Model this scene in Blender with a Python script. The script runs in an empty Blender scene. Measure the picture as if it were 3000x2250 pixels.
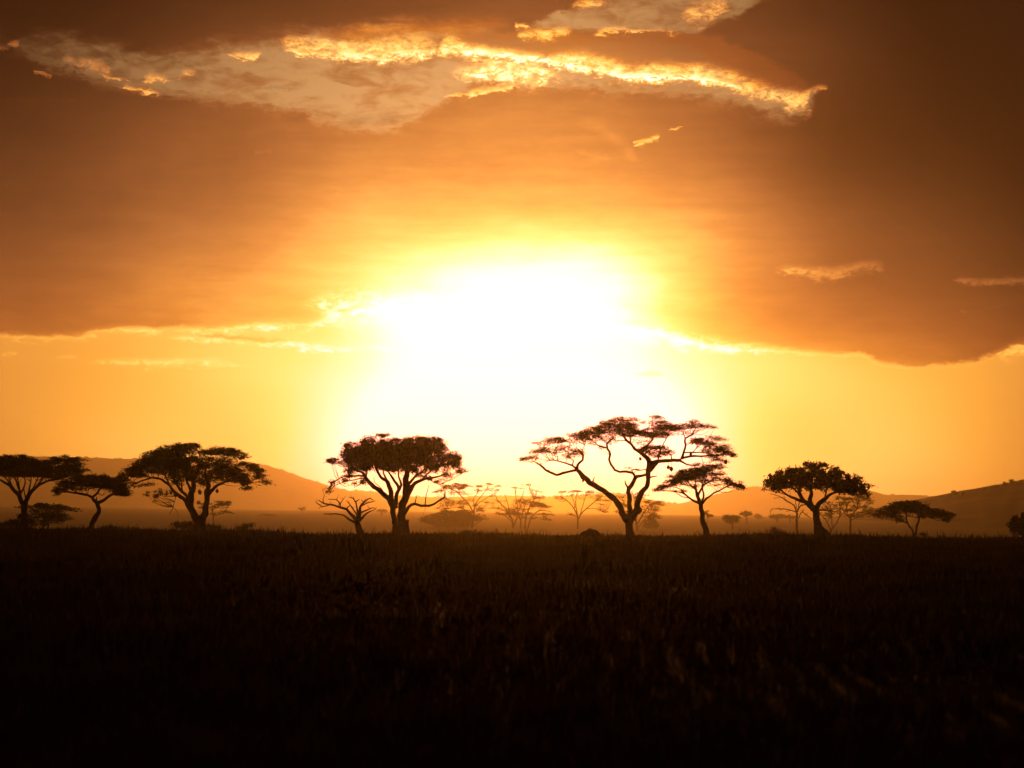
import bpy, math, random
import numpy as np
from mathutils import Vector, Matrix

rng = np.random.default_rng(7)
random.seed(7)
C = bpy.context.scene.collection
SC = bpy.context.scene

# ------------------------------------------------------------------ camera
F = 5833.0                                   # focal length in photo pixels (3000 wide) = 70 mm
CAM = Vector((0.0, 0.0, 2.3))
PITCH, ROLL = math.radians(3.65), math.radians(0.78)
fwd = Vector((0, math.cos(PITCH), math.sin(PITCH)))
rt0 = Vector((1, 0, 0))
up0 = rt0.cross(fwd)
rt = rt0 * math.cos(ROLL) + up0 * math.sin(ROLL)
up = -rt0 * math.sin(ROLL) + up0 * math.cos(ROLL)


def ray(px, py):
    return fwd * F + rt * (px - 1500.0) - up * (py - 1125.0)


def P(px, py, Y):
    d = ray(px, py)
    return CAM + d * (Y / d.y)


def azel(px, py):
    d = ray(px, py).normalized()
    return math.degrees(math.atan2(d.x, d.y)), math.degrees(math.asin(d.z))


cam_data = bpy.data.cameras.new('camera')
cam_data.lens, cam_data.sensor_width = 36.0 * F / 3000.0, 36.0
cam_data.clip_start, cam_data.clip_end = 0.1, 40000.0
cam_data.dof.use_dof = True
cam_data.dof.focus_distance = 205.0
cam_data.dof.aperture_fstop = 1.1
cam = bpy.data.objects.new('camera', cam_data)
m = Matrix((rt, up, -fwd)).transposed().to_4x4()
m.translation = CAM
cam.matrix_world = m
C.objects.link(cam)
SC.camera = cam

SUN_AZ, SUN_EL = azel(1560, 1010)

# ------------------------------------------------------------------ render settings
SC.render.engine = 'CYCLES'
SC.view_settings.view_transform = 'Standard'
SC.view_settings.look = 'None'
SC.view_settings.exposure = 0.0
SC.view_settings.gamma = 1.0
cy = SC.cycles
cy.use_denoising = True
cy.max_bounces = 6
cy.diffuse_bounces = 2
cy.glossy_bounces = 1
cy.transmission_bounces = 3
cy.volume_bounces = 1
cy.transparent_max_bounces = 4
cy.use_adaptive_sampling = True
cy.adaptive_threshold = 0.015
cy.adaptive_min_samples = 20

# ------------------------------------------------------------------ haze constants (used by the sky as well)
SIG = 1.0 / 9300.0
HTOP = 178.0
HG = 0.90
SUN_E = 0.46


# ------------------------------------------------------------------ node helpers
class N:
    """a socket with arithmetic"""
    tree = None

    def __init__(s, sock):
        s.s = sock

    @staticmethod
    def math(op, *a, clamp=False):
        n = N.tree.nodes.new('ShaderNodeMath')
        n.operation = op
        n.use_clamp = clamp
        for i, x in enumerate(a):
            if isinstance(x, N):
                N.tree.links.new(x.s, n.inputs[i])
            else:
                n.inputs[i].default_value = float(x)
        return N(n.outputs[0])

    def __add__(s, o): return N.math('ADD', s, o)
    __radd__ = __add__
    def __sub__(s, o): return N.math('SUBTRACT', s, o)
    def __rsub__(s, o): return N.math('SUBTRACT', o, s)
    def __mul__(s, o): return N.math('MULTIPLY', s, o)
    __rmul__ = __mul__
    def __truediv__(s, o): return N.math('DIVIDE', s, o)
    def __pow__(s, o): return N.math('POWER', s, o)


def nmax(a, b): return N.math('MAXIMUM', a, b)
def nmin(a, b): return N.math('MINIMUM', a, b)
def nabs(a): return N.math('ABSOLUTE', a)
def nexp(a): return N.math('EXPONENT', a)
def nsqrt(a): return N.math('SQRT', a)


def smooth(x, a, b, c=0.0, d=1.0):
    n = N.tree.nodes.new('ShaderNodeMapRange')
    n.interpolation_type = 'SMOOTHSTEP'
    N.tree.links.new(x.s, n.inputs[0])
    for i, v in enumerate((a, b, c, d)):
        n.inputs[i + 1].default_value = v
    return N(n.outputs[0])


def noise(u, v, su, sv, seed, detail=4.0, rough=0.55, dist=0.0):
    c = N.tree.nodes.new('ShaderNodeCombineXYZ')
    N.tree.links.new((u * su).s, c.inputs[0])
    N.tree.links.new((v * sv).s, c.inputs[1])
    c.inputs[2].default_value = seed
    n = N.tree.nodes.new('ShaderNodeTexNoise')
    N.tree.links.new(c.outputs[0], n.inputs['Vector'])
    n.inputs['Scale'].default_value = 1.0
    n.inputs['Detail'].default_value = detail
    n.inputs['Roughness'].default_value = rough
    n.inputs['Distortion'].default_value = dist
    return N(n.outputs[0])


UMIN, UMAX, VMIN, VMAX = -17.0, 17.0, -2.0, 17.0


def curve(u, pts, lo, hi):
    """1D curve: azimuth (deg) -> value between lo and hi"""
    n = N.tree.nodes.new('ShaderNodeFloatCurve')
    t = (u - UMIN) / (UMAX - UMIN)
    N.tree.links.new(t.s, n.inputs['Value'])
    cm = n.mapping
    cv = cm.curves[0]
    pts = sorted(pts)
    P2 = [((a - UMIN) / (UMAX - UMIN), (b - lo) / (hi - lo)) for a, b in pts]
    cv.points[0].location = P2[0]
    cv.points[1].location = P2[-1]
    for q in P2[1:-1]:
        cv.points.new(*q)
    for p in cv.points:
        p.handle_type = 'AUTO_CLAMPED'
    cm.extend = 'HORIZONTAL'
    cm.update()
    return N(n.outputs[0]) * (hi - lo) + lo


PXD = 1.0 / 101.8                             # degrees per photo pixel


# ------------------------------------------------------------------ sky (world): radiance by azimuth and elevation
def lin(c):
    c = c / 255.0
    return c / 12.92 if c <= 0.04045 else ((c + 0.055) / 1.055) ** 2.4


# colour of the sunset light as a function of its brightness (log2): green/red and blue/red ratios
RAT = [(-5.6, .24, .110), (-4.3, .24, .090), (-2.3, .238, .060), (-1.3, .268, .050), (-.5, .322, .040), (-.15, .40, .058), (.07, .430, .056), (.43, .460, .076), (.77, .466, .106),
       (.93, .458, .120), (1.2, .420, .198), (1.38, .390, .232), (1.85, .37, .300), (2.7, .30, .22)]
LMAX = 2.2


def model(l):
    x = [r[0] for r in RAT]
    R = 2.0 ** l
    return R, R * float(np.interp(l, x, [r[1] for r in RAT])), R * float(np.interp(l, x, [r[2] for r in RAT]))


def srgb(c):
    c = min(max(c, 0), 1)
    return 255 * (12.92 * c if c <= 0.0031308 else 1.055 * c ** (1 / 2.4) - 0.055)


LG = np.linspace(-5.6, LMAX, 400)
LGC = np.array([[srgb(q) for q in model(l)] for l in LG])


def lum(rgb):
    if rgb is None:
        return 2.0 ** 2.0
    d = ((LGC - np.array(rgb, float)) ** 2 * np.array([1.0, 1.0, 0.5])).sum(1)
    q = 2.0 ** float(LG[int(np.argmin(d))])
    return q * (0.80 if q < 0.12 else 1.0)


DEBUG = False
CORR = {(0, 20): -1.4, (500, 20): -0.44, (1000, 20): -0.54, (1400, 30): -0.65, (2500, 20): -1.6, (3000, 20): -1.6, (200, 100): -1.6, (2400, 100): -0.45, (2700, 100): -0.64, (0, 250): -0.65, (2500, 250): -0.79, (3000, 250): -1.6, (500, 400): -1.44, (1500, 400): -0.47, (2000, 400): -0.43, (2500, 400): -1.56, (3000, 400): -1.6, (1700, 300): -0.35, (2000, 310): 0.25, (0, 600): -0.91, (500, 600): -0.73, (1000, 600): -0.58, (1500, 600): 0.67, (2000, 600): -0.31, (3000, 600): -1.6, (0, 700): -0.82, (500, 700): -0.14, (1000, 700): 1.02, (2000, 700): 0.13, (2500, 700): -0.3, (3000, 700): -0.87, (0, 800): -1.03, (500, 800): -0.36, (1200, 790): 0.6, (1500, 800): 0.49, (1750, 800): 1.6, (2200, 800): 0.74, (2500, 800): -1.6, (3000, 800): -1.16, (500, 900): 0.36, (850, 900): 0.17, (1800, 900): 0.81, (2500, 900): -0.53, (3000, 900): -0.15, (1300, 660): 0.33, (1800, 640): 0.33, (750, 640): -0.18, (2250, 640): -0.44, (2250, 450): -1.52, (750, 450): -0.9, (1150, 820): -0.51, (1560, 760): 0.05, (2300, 980): 0.09, (2600, 1000): -0.18, (2850, 1040): -0.61, (3000, 1000): -0.98, (500, 1010): 0.12, (800, 1020): 0.15, (1000, 1020): 0.1, (1200, 1000): 0.49, (1560, 1000): 0.28, (1850, 1000): 0.28, (600, 1200): 0.18, (850, 1200): 0.21, (1200, 1200): 1.42, (1560, 1200): 1.42, (1900, 1200): 1.42, (2020, 1200): -0.27, (2200, 1200): 0.35, (2500, 1200): 0.23, (2800, 1200): 0.05, (0, 1315): 0.15, (300, 1315): 0.12, (600, 1315): 0.5, (850, 1345): 0.81, (1000, 1400): 0.92, (1200, 1400): 1.42, (1560, 1400): 1.42, (1880, 1400): 1.42, (2050, 1400): 1.02, (2200, 1400): 1.08, (2500, 1385): 0.62, (2800, 1385): 0.11, (3000, 1365): 0.09, (850, 1100): 0.37, (1050, 1100): 0.23, (2000, 1100): 0.94, (2100, 1150): 0.27, (2300, 1100): 0.55, (700, 1100): 0.16, (1150, 1100): 0.24, (1880, 1120): 0.22, (1560, 1460): 0.84, (1300, 1450): 1.42, (300, 290): 1.04, (800, 800): -0.39, (1850, 820): -0.61, (0, 900): 0.52, (1560, 660): -0.51, (1250, 560): -0.36, (400, 1060): -0.21, (1800, 720): -0.37, (0, 1000): 0.07, (3000, 1100): 0.07, (1000, 400): 0.11, (1000, 800): -0.18, (2050, 860): -0.19, (0, 1200): -0.07, (0, 400): 0.19, (2500, 600): 0.25, (2000, 900): -0.09, (1560, 560): -0.13, (1850, 560): -0.11, (1950, 850): -0.09, (1250, 720): -0.06, (1560, 710): -0.04, (1000, 960): -0.05}
DECK = [(0, 20, (64, 34, 16)), (500, 20, (94, 46, 20)), (1000, 20, (125, 66, 28)), (1400, 30, (150, 84, 36)), (2500, 20, (84, 40, 18)),
        (3000, 20, (45, 24, 12)), (200, 100, (92, 44, 20)), (2400, 100, (110, 58, 25)), (2700, 100, (80, 38, 18)),
        (0, 250, (88, 46, 28)), (300, 290, (125, 66, 34)), (2500, 250, (105, 55, 24)), (3000, 250, (60, 32, 16)),
        (0, 400, (105, 58, 30)), (500, 400, (142, 76, 34)), (1000, 400, (208, 134, 60)), (1500, 400, (224, 148, 60)), (2000, 400, (195, 118, 50)), (2500, 400, (106, 58, 26)), (3000, 400, (66, 35, 18)),
        (1300, 320, (212, 138, 58)), (1700, 300, (208, 135, 56)), (2000, 310, (190, 112, 48)),
        (0, 600, (124, 63, 26)), (500, 600, (172, 98, 40)), (1000, 600, (243, 165, 66)), (1500, 600, (254, 200, 95)), (2000, 600, (240, 165, 66)), (2500, 600, (155, 85, 31)), (3000, 600, (95, 46, 20)),
        (0, 700, (140, 72, 25)), (500, 700, (200, 116, 40)), (1000, 700, (254, 208, 98)), (1250, 720, (255, 232, 125)), (1560, 710, (255, 245, 155)), (1800, 720, (255, 240, 140)), (2000, 700, (254, 200, 90)), (2500, 700, (168, 88, 28)), (3000, 700, (108, 50, 20)),
        (0, 800, (152, 79, 26)), (500, 800, (219, 131, 44)), (800, 800, (250, 171, 62)), (1000, 800, (255, 222, 108)), (1200, 790, (255, 252, 190)), (1500, 800, None), (1750, 800, None), (1850, 820, (255, 252, 190)), (2000, 800, (254, 215, 102)), (2200, 800, (247, 168, 62)), (2500, 800, (176, 96, 31)), (3000, 800, (118, 57, 21)),
        (0, 900, (182, 102, 35)), (500, 900, (237, 152, 53)), (850, 900, (254, 195, 80)), (1200, 900, None), (1560, 900, None), (1800, 900, None), (2000, 900, (254, 225, 110)), (2150, 900, (252, 172, 66)), (2500, 900, (192, 112, 40)), (3000, 900, (142, 74, 27)),
        (1560, 660, (254, 224, 114)), (1300, 660, (254, 212, 102)), (1800, 640, (254, 212, 102)), (1560, 560, (254, 184, 78)), (1250, 560, (253, 176, 70)), (1850, 560, (253, 176, 70)), (750, 640, (216, 132, 48)), (2250, 640, (206, 124, 46)), (2250, 450, (150, 84, 36)), (750, 450, (172, 100, 44)), (1150, 820, (255, 247, 165)), (1950, 850, (255, 238, 140)), (2050, 860, (254, 202, 92)), (1560, 760, (255, 253, 205)),
        (2300, 980, (246, 163, 62)), (2600, 1000, (216, 127, 46)), (2850, 1040, (186, 105, 40)), (3000, 1000, (165, 90, 34))]
CLEAR = [(0, 1000, (238, 160, 62)), (500, 1010, (254, 198, 82)), (800, 1020, (255, 230, 118)), (1000, 1020, (255, 250, 180)), (1200, 1000, None), (1560, 1000, None), (1850, 1000, None), (1950, 1050, (255, 253, 205)), (2100, 1060, (255, 243, 145)), (2400, 1070, (254, 212, 94)), (2800, 1100, (254, 176, 66)), (3000, 1100, (242, 158, 58)),
         (0, 1200, (236, 150, 50)), (300, 1200, (254, 176, 66)), (600, 1200, (254, 206, 90)), (850, 1200, (255, 238, 128)), (1000, 1200, (255, 252, 190)), (1200, 1200, None), (1560, 1200, None), (1900, 1200, None), (2020, 1200, (255, 253, 200)), (2200, 1200, (255, 240, 130)), (2500, 1200, (254, 209, 92)), (2800, 1200, (254, 176, 66)), (3000, 1200, (240, 155, 56)),
         (0, 1315, (236, 150, 50)), (300, 1315, (254, 178, 66)), (600, 1315, (255, 206, 90)), (850, 1345, (255, 235, 124)), (1000, 1400, (255, 250, 180)), (1200, 1400, None), (1560, 1400, None), (1880, 1400, None), (2050, 1400, (255, 252, 185)), (2200, 1400, (255, 233, 122)), (2500, 1385, (254, 204, 86)), (2800, 1385, (253, 171, 63)), (3000, 1365, (240, 152, 54)),
         (850, 1100, (255, 238, 135)), (1000, 960, (255, 246, 165)), (1050, 1100, (255, 253, 205)), (2000, 1100, (255, 254, 215)), (2100, 1150, (255, 248, 175)), (2300, 1100, (255, 230, 118)), (700, 1100, (254, 220, 104)), (400, 1060, (254, 190, 76)), (1150, 1100, (255, 255, 240)), (1880, 1120, (255, 255, 240)),
         (1300, 1450, None)]
GAP = [(100, 130, (118, 88, 66)), (500, 200, (165, 120, 78)), (800, 250, (190, 142, 90)), (1000, 300, (208, 155, 98)), (1200, 280, (226, 172, 108)), (1800, 60, (190, 145, 95)),
       (2050, 60, (172, 130, 92)), (2000, 250, (200, 150, 100)), (2200, 310, (180, 130, 88)), (1500, 180, (225, 172, 108))]


def hgp(cos):
    return (1 - HG * HG) / (4 * math.pi * (1 + HG * HG - 2 * HG * cos) ** 1.5)


sd = Vector((math.sin(math.radians(SUN_AZ)) * math.cos(math.radians(SUN_EL)), math.cos(math.radians(SUN_AZ)) * math.cos(math.radians(SUN_EL)), math.sin(math.radians(SUN_EL))))


def unhaze(px, py, L):
    d = ray(px, py).normalized()
    T = math.exp(-SIG * min((HTOP - 2.3) / max(d.z, 1e-3), 11000.0))
    J = SUN_E * hgp(d.dot(sd)) * 0.5 + 0.68 * L
    return max((L - J * (1 - T)) / max(T, 0.2), 0.35 * L)


RBF = [(azel(x, y)[0] - SUN_AZ, azel(x, y)[1] - SUN_EL) for y, xs in ((180, (700, 1400, 2400)), (420, (400, 1000, 2000, 2500)), (640, (1000, 1300, 1560, 1850, 2150)), (820, (500, 1000, 1200, 1560, 1850, 2100, 2500)), (1000, (850, 1150, 1560, 1900, 2200)), (1250, (850, 1150, 1560, 1900, 2200)), (1420, (400, 850, 1150, 1560, 1900, 2200, 2600))) for x in xs]


def basis(u, v, ex=math.exp, sq=math.sqrt):
    """u, v in degrees from the sun"""
    uu, vv = u * 0.1, v * 0.1
    r2 = u * u + v * v
    r = sq(r2 + 0.5)
    return [1.0, uu, vv, uu * uu, uu * vv, vv * vv, uu * uu * uu, uu * uu * vv, ex(r * (-1 / 2.5)), ex(r * (-1 / 7.0)), ex(r2 * (-1 / 18.0)), ex(r2 * (-1 / 60.0))] + [
        ex(((u - a) * (u - a) + (v - b) * (v - b) * 2.2) * (-1 / 9.0)) for a, b in RBF]


def fit(table, w=0.03, boost=0.0):
    A, B = [], []
    for px, py, rgb in table:
        a, e = azel(px, py)
        A.append(basis(a - SUN_AZ, e - SUN_EL))
        B.append(math.log2(unhaze(px, py, lum(rgb))) + CORR.get((px, py), 0.0))
    A, B = np.array(A), np.array(B)
    co = np.linalg.solve(A.T @ A + w * np.eye(A.shape[1]), A.T @ B)
    if DEBUG:
        for t, r in zip(table, A @ co - B):
            print('RES', t[0], t[1], t[2], round(float(r), 2))
    return co


world = bpy.data.worlds.new('World')
SC.world = world
world.use_nodes = True
world.cycles.sampling_method = 'MANUAL'
world.cycles.sample_map_resolution = 1024
wt = world.node_tree
wt.nodes.clear()
N.tree = wt
tc = wt.nodes.new('ShaderNodeTexCoord')
sx = wt.nodes.new('ShaderNodeSeparateXYZ')
wt.links.new(tc.outputs['Generated'], sx.inputs[0])
dx, dy_, dz = (N(o) for o in sx.outputs)
az_raw = N.math('ARCTAN2', dx, dy_) * 57.29578
el_raw = N.math('ARCSINE', dz) * 57.29578
U = nmin(nmax(az_raw, -16.5), 16.5)
V = nmin(nmax(el_raw, -1.5), 16.0)
ru, rv = U - SUN_AZ, V - SUN_EL
bs = basis(ru, rv, nexp, nsqrt)


def field(table):
    co = fit(table, 0.012)
    acc = bs[1] * co[1] + co[0]
    for k in range(2, len(bs)):
        acc = acc + bs[k] * co[k]
    return acc


f_deck, f_clear = field(DECK), field(CLEAR)
# the gap of clear sky high up: a plane is enough
GA = np.array([[1, (azel(x, y)[0] - SUN_AZ) * .1, (azel(x, y)[1] - SUN_EL) * .1, ((azel(x, y)[0] - SUN_AZ) * .1) ** 2] for x, y, _ in GAP])
gc = np.linalg.lstsq(GA, np.array([math.log2(unhaze(x, y, lin(c[0]))) for x, y, c in GAP]), rcond=None)[0]
f_gap = bs[1] * gc[1] + gc[0] + bs[2] * gc[2] + bs[3] * gc[3]

# noise shared by all cloud edges
n_big = noise(U, V, 0.55, 1.6, 3.1, 5.0, 0.58)
n_mid = noise(U, V, 1.1, 2.6, 8.7, 6.0, 0.58, 0.5)
n_fine = noise(U, V, 2.6, 5.2, 15.2, 6.0, 0.60, 0.8)
n_tex = noise(U, V, 6.5, 12.0, 41.3, 5.0, 0.62, 0.9)
n_streak = noise(U, V, 0.30, 3.2, 21.4, 5.0, 0.55)
W1 = V + (n_big - 0.5) * 0.8 + (n_mid - 0.5) * 0.7 + (n_fine - 0.5) * 0.55
W2 = V + (n_mid - 0.5) * 0.42 + (n_fine - 0.5) * 0.32 + (n_tex - 0.5) * 0.16


def cpts(pts):
    out = []
    for px, py in pts:
        out.append(azel(px, py))
    return out


U2 = U + (noise(U, V, 0.9, 2.2, 33.0, 4.0, 0.5) - 0.5) * 0.7


def band(W, pts, soft=0.12, x=None):
    """pts: (px, py centre, half thickness px); returns 0..1, 1 on the centre line"""
    x = U2 if x is None else x
    a = [azel(p[0], p[1]) for p in pts]
    c = curve(x, a, -2.0, 17.0)
    hm = max(p[2] for p in pts) * PXD
    h = curve(x, [(q[0], max(p[2], 0) * PXD) for q, p in zip(a, pts)], 0.0, 2.0)
    win = N.math('GREATER_THAN', x, a[0][0]) * N.math('LESS_THAN', x, a[-1][0])
    d = (W - c) / (h * 0.85 + 0.15 * hm)
    return nexp(d * d * -1.1) * smooth(h, 0.0, hm * 0.7) * win


def between(W, ptop, pbot, soft=0.12, softt=None):
    ct = curve(U, cpts(ptop), -2.0, 17.0)
    cb = curve(U, cpts(pbot), -2.0, 17.0)
    softt = softt or soft
    return smooth(ct - W, -softt, softt) * smooth(W - cb, -soft, soft)


def mixl(a, b, t):
    return a + (b - a) * t


# deck field gets faint streaks
deck = f_deck + (n_streak - 0.5) * 0.45 + (n_big - 0.5) * 0.65 + (n_mid - 0.5) * 0.25
L = f_clear + (n_streak - 0.5) * 0.08
SAT = n_fine * 0.0
# lower edge of the deck
EDGE = [(-150, 990), (0, 985), (230, 984), (330, 968), (430, 965), (560, 968), (760, 955), (900, 950), (1000, 925), (1200, 905), (1500, 915), (1800, 955), (1900, 975), (2050, 1005), (2200, 1022), (2400, 1030), (2520, 1042), (2600, 1066), (2700, 1070), (2820, 1066), (2900, 1045), (2960, 1020), (3100, 985)]
edge = curve(U2, cpts(EDGE), -2.0, 17.0)
We = V + (n_big - 0.5) * 0.22 + (n_mid - 0.5) * 0.34 + (n_fine - 0.5) * 0.30
de = We - edge
m_deck = smooth(de + (n_mid - 0.5) * 0.2, -0.07, 0.13)
rim = nexp((de + 0.01) * (de + 0.01) * -1.0 / ((smooth(n_mid, 0.32, 0.68) * (0.12 - smooth(U, 4.0, 6.5) * 0.07) + 0.033) ** 2.0))
L = mixl(L, deck, m_deck)
L = L + rim * smooth(n_mid, 0.25, 0.72) * smooth(n_fine, 0.28, 0.62) * (0.85 - smooth(U, 4.0, 6.5) * 0.42)
# streaks just under the edge
glowtex = smooth(n_fine, 0.42, 0.62)
for pts, amt in [
    ([(250, 1062, -8), (300, 1060, 6), (450, 1064, 14), (600, 1062, 10), (700, 1068, 4), (760, 1068, -8)], 0.55),
    ([(150, 1046, -6), (190, 1046, 5), (230, 1048, -6)], 0.35),
    ([(0, 1035, -4), (20, 1035, 7), (60, 1040, -6)], 0.3),
    ([(480, 985, -6), (560, 992, 6), (700, 1006, 7), (850, 1016, 9), (960, 1024, 6), (1010, 1026, -6)], 0.6),
    ([(860, 905, -10), (910, 890, 14), (960, 895, 34), (1060, 900, 44), (1180, 890, 34), (1300, 880, -10)], 1.0),
    ([(200, 972, -8), (300, 966, 14), (400, 962, 18), (450, 972, 12), (480, 985, -8)], 0.45),
    ([(470, 962, -8), (600, 958, 10), (760, 950, 12), (900, 944, -8)], 0.5),
    ([(820, 1005, -8), (900, 1012, 9), (1000, 1018, 9), (1100, 1022, 8), (1200, 1028, -8)], 0.5),
    ([(1840, 980, -10), (1900, 975, 22), (2000, 990, 24), (2100, 1003, 18), (2250, 1018, 10), (2400, 1024, -8)], 0.8),
    ([(1950, 1015, -8), (2050, 1022, 10), (2150, 1026, 8), (2220, 1030, -8)], 0.5),
    ([(2440, 1046, -6), (2520, 1046, 4), (2600, 1040, -6)], 0.4),
]:
    L = L + band(We, pts, 0.10) * (glowtex * 0.7 + 0.3) * amt
# dark lens-shaped cloud under the left part of the edge
lens = band(We, [(560, 985, -8), (620, 987, 7), (720, 996, 10), (820, 1004, 5), (870, 1008, -8)], 0.06)
L = L - lens * 0.42
lens2 = band(We, [(1850, 1095, -8), (1890, 1097, 7), (1950, 1098, -8)], 0.08)
L = L - lens2 * 0.5

# gap of clear sky between the top cloud and the deck
gap = between(W1, [(-200, 100), (0, 116), (200, 108), (300, 128), (450, 150), (600, 140), (750, 108), (900, 95), (1100, 80), (1300, 80), (1420, 100), (1600, 110), (1800, 110), (2000, 125), (2080, 170), (2200, 225), (2350, 262), (2440, 262), (2520, 268), (3200, 260)],
              [(-200, 190), (0, 140), (150, 205), (300, 245), (420, 275), (560, 292), (700, 300), (850, 330), (1000, 372), (1100, 388), (1180, 372), (1270, 320), (1350, 280), (1500, 258), (1650, 262), (1850, 274), (2000, 284), (2150, 305), (2260, 345), (2340, 350), (2400, 272), (2450, 235), (2520, 210), (3200, 190)], 0.2, 0.38)
gap2 = between(W2, [(1400, 90), (1500, 90), (1650, 30), (1750, 0), (1900, -40), (2050, -40), (2180, -20), (2300, 0), (2400, 0)],
               [(1400, 20), (1500, 80), (1550, 78), (1700, 90), (1900, 96), (2040, 100), (2080, 70), (2160, 50), (2220, 5), (2300, -60), (2400, -160)], 0.12)
gapm = nmax(gap, gap2)
veil = smooth(n_mid * 0.7 + n_big * 0.5, 0.52, 0.82) * 0.6
L = mixl(L, f_gap, gapm * (1.0 - veil))
SAT = nmax(gapm * (1.0 - veil) * 0.95, smooth(V, 3.5, 8.5) * 0.27)
# the mid cloud lying in the gap on the right
mid = between(W2, [(1150, 130), (1250, 118), (1350, 100), (1450, 96), (1550, 82), (1700, 92), (1900, 96), (2060, 100), (2150, 130), (2300, 200), (2400, 250), (2500, 262)],
              [(1150, 70), (1250, 112), (1350, 150), (1500, 160), (1650, 172), (1750, 190), (1900, 212), (2050, 205), (2150, 230), (2260, 262), (2350, 262), (2400, 240), (2500, 215)], 0.10)
L = mixl(L, deck + 0.62, mid)
SAT = SAT * (1.0 - mid * 0.65)
# wisps at the upper edge of the deck
for pts, amt in [
    ([(900, 380, -8), (1000, 355, 10), (1080, 350, 18), (1180, 345, 10), (1250, 350, -10)], -0.30),
    ([(820, 325, -6), (900, 318, 6), (980, 335, 5), (1050, 340, -6)], -0.25),
    ([(730, 258, -5), (820, 258, 5), (900, 260, -6)], -0.35),
    ([(950, 232, -5), (1000, 240, 7), (1040, 245, -6)], -0.3),
    ([(400, 180, -8), (480, 165, 14), (540, 180, 16), (580, 185, -8)], -0.30),
    ([(60, 175, -6), (150, 165, 14), (260, 170, 16), (380, 150, 14), (480, 135, -8)], -0.35),
]:
    L = L + band(W2, pts, 0.16) * amt
for pts, amt in [
    ([(1640, 350, -10), (1720, 360, 14), (1790, 395, 26), (1840, 440, 20), (1880, 470, -10)], 0.26),
    ([(1680, 440, -8), (1740, 455, 12), (1800, 468, -8)], 0.2),
    ([(740, 443, -5), (765, 443, 5), (790, 443, -5)], 0.3),
    ([(-100, 295, 2), (100, 293, 5), (300, 285, -6)], 0.25),
]:
    L = L + band(W2, pts, 0.16) * amt

# sunlit cloud banks: (band, brightness, sharpness)
tex = smooth(n_fine, 0.30, 0.66) * 0.75 + smooth(n_mid, 0.35, 0.65) * 0.55


def bank(L, SAT, pts, amt, W=W2):
    mk = band(W, [(a, b, h * 1.9) for a, b, h in pts])
    e = mk * 1.1 + (n_fine - 0.5) * 2.4 + (n_tex - 0.5) * 1.5
    k = smooth(e, -0.05, 1.45) * smooth(mk, 0.0, 1.0)
    target = f_gap + 0.35 + mk * amt * 1.7 + (n_fine - 0.5) * 2.2 + (n_tex - 0.5) * 0.9
    return mixl(L, nmax(L, target), k), SAT * (1.0 - k * 0.7)


gl = band(W2, [(880, 95, -8), (980, 95, 14), (1100, 88, 28), (1250, 82, 30), (1400, 72, 24), (1520, 66, -8)], 0.17)
L = L + gl * 0.75
SAT = SAT * (1.0 - gl * 0.9)
for pts, amt in [
    ([(730, 100, -10), (800, 115, 10), (880, 130, 18), (1000, 140, 26), (1100, 142, 28), (1200, 135, 22), (1285, 128, 10), (1300, 128, -12)], 0.6),
    ([(800, 140, -10), (900, 158, 9), (1050, 166, 12), (1180, 160, 12), (1270, 150, 9), (1290, 140, -8)], 1.0),
    ([(1280, 140, -10), (1310, 132, 22), (1400, 160, 18), (1550, 168, 14), (1700, 180, 20), (1850, 212, 22), (2000, 212, 20), (2100, 225, 22), (2200, 258, 24), (2290, 285, 22), (2350, 295, 28), (2385, 290, -10)], 0.85),
    ([(1300, 148, -8), (1400, 160, 9), (1550, 172, 10), (1700, 196, 11), (1850, 224, 11), (2000, 224, 9), (2120, 244, 9), (2200, 262, -8)], 1.25),
    ([(2330, 290, -8), (2370, 270, 10), (2410, 258, 8), (2440, 254, -6)], 0.6),
    ([(1245, 226, -6), (1300, 220, 7), (1400, 214, 20), (1500, 212, 28), (1600, 220, 16), (1700, 238, 8), (1800, 254, 6), (1850, 255, -8)], 1.0),
    ([(1280, 288, -6), (1350, 275, 5), (1450, 262, 6), (1540, 255, -6)], 0.5),
    ([(1500, 105, -8), (1580, 98, 14), (1680, 90, 6), (1740, 90, -6)], 0.5),
    ([(1720, 106, -5), (1800, 88, 8), (1880, 88, 5), (1980, 95, 4), (2000, 95, -6)], 0.5),
    ([(1500, 70, -4), (1520, 74, 6), (1560, 80, -5)], 0.7),
    ([(1670, 10, -6), (1710, 8, 10), (1780, 2, 4), (1850, 0, -6)], 0.4),
    ([(1980, 40, -8), (2020, 40, 18), (2070, 30, 26), (2120, 16, 16), (2170, 14, -8)], 0.55),
    ([(660, 165, -6), (700, 162, 10), (740, 160, 9), (780, 155, -8)], 0.75),
    ([(150, 170, -6), (220, 182, 12), (290, 192, 16), (330, 203, 6), (390, 206, -6)], 0.5),
    ([(280, 222, -4), (330, 228, 5), (395, 242, -5)], 0.7),
    ([(350, 252, -4), (400, 262, 6), (440, 268, 6), (480, 275, -5)], 0.75),
    ([(95, 206, -4), (130, 214, 5), (160, 222, -5)], 0.45),
    ([(15, 125, -4), (40, 123, 8), (65, 128, -5)], 0.4),
    ([(-60, 135, -2), (10, 142, 6), (40, 150, -5)], 0.4),
    ([(400, 235, -5), (440, 228, 12), (500, 226, 4), (540, 212, 7), (590, 210, -5)], 0.55),
    ([(1850, 418, -8), (1885, 414, 9), (1915, 402, 9), (1940, 392, -6)], 0.45),
    ([(1960, 385, -4), (1980, 380, 4), (2000, 376, -5)], 0.4),
]:
    L, SAT = bank(L, SAT, pts, amt)


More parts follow.
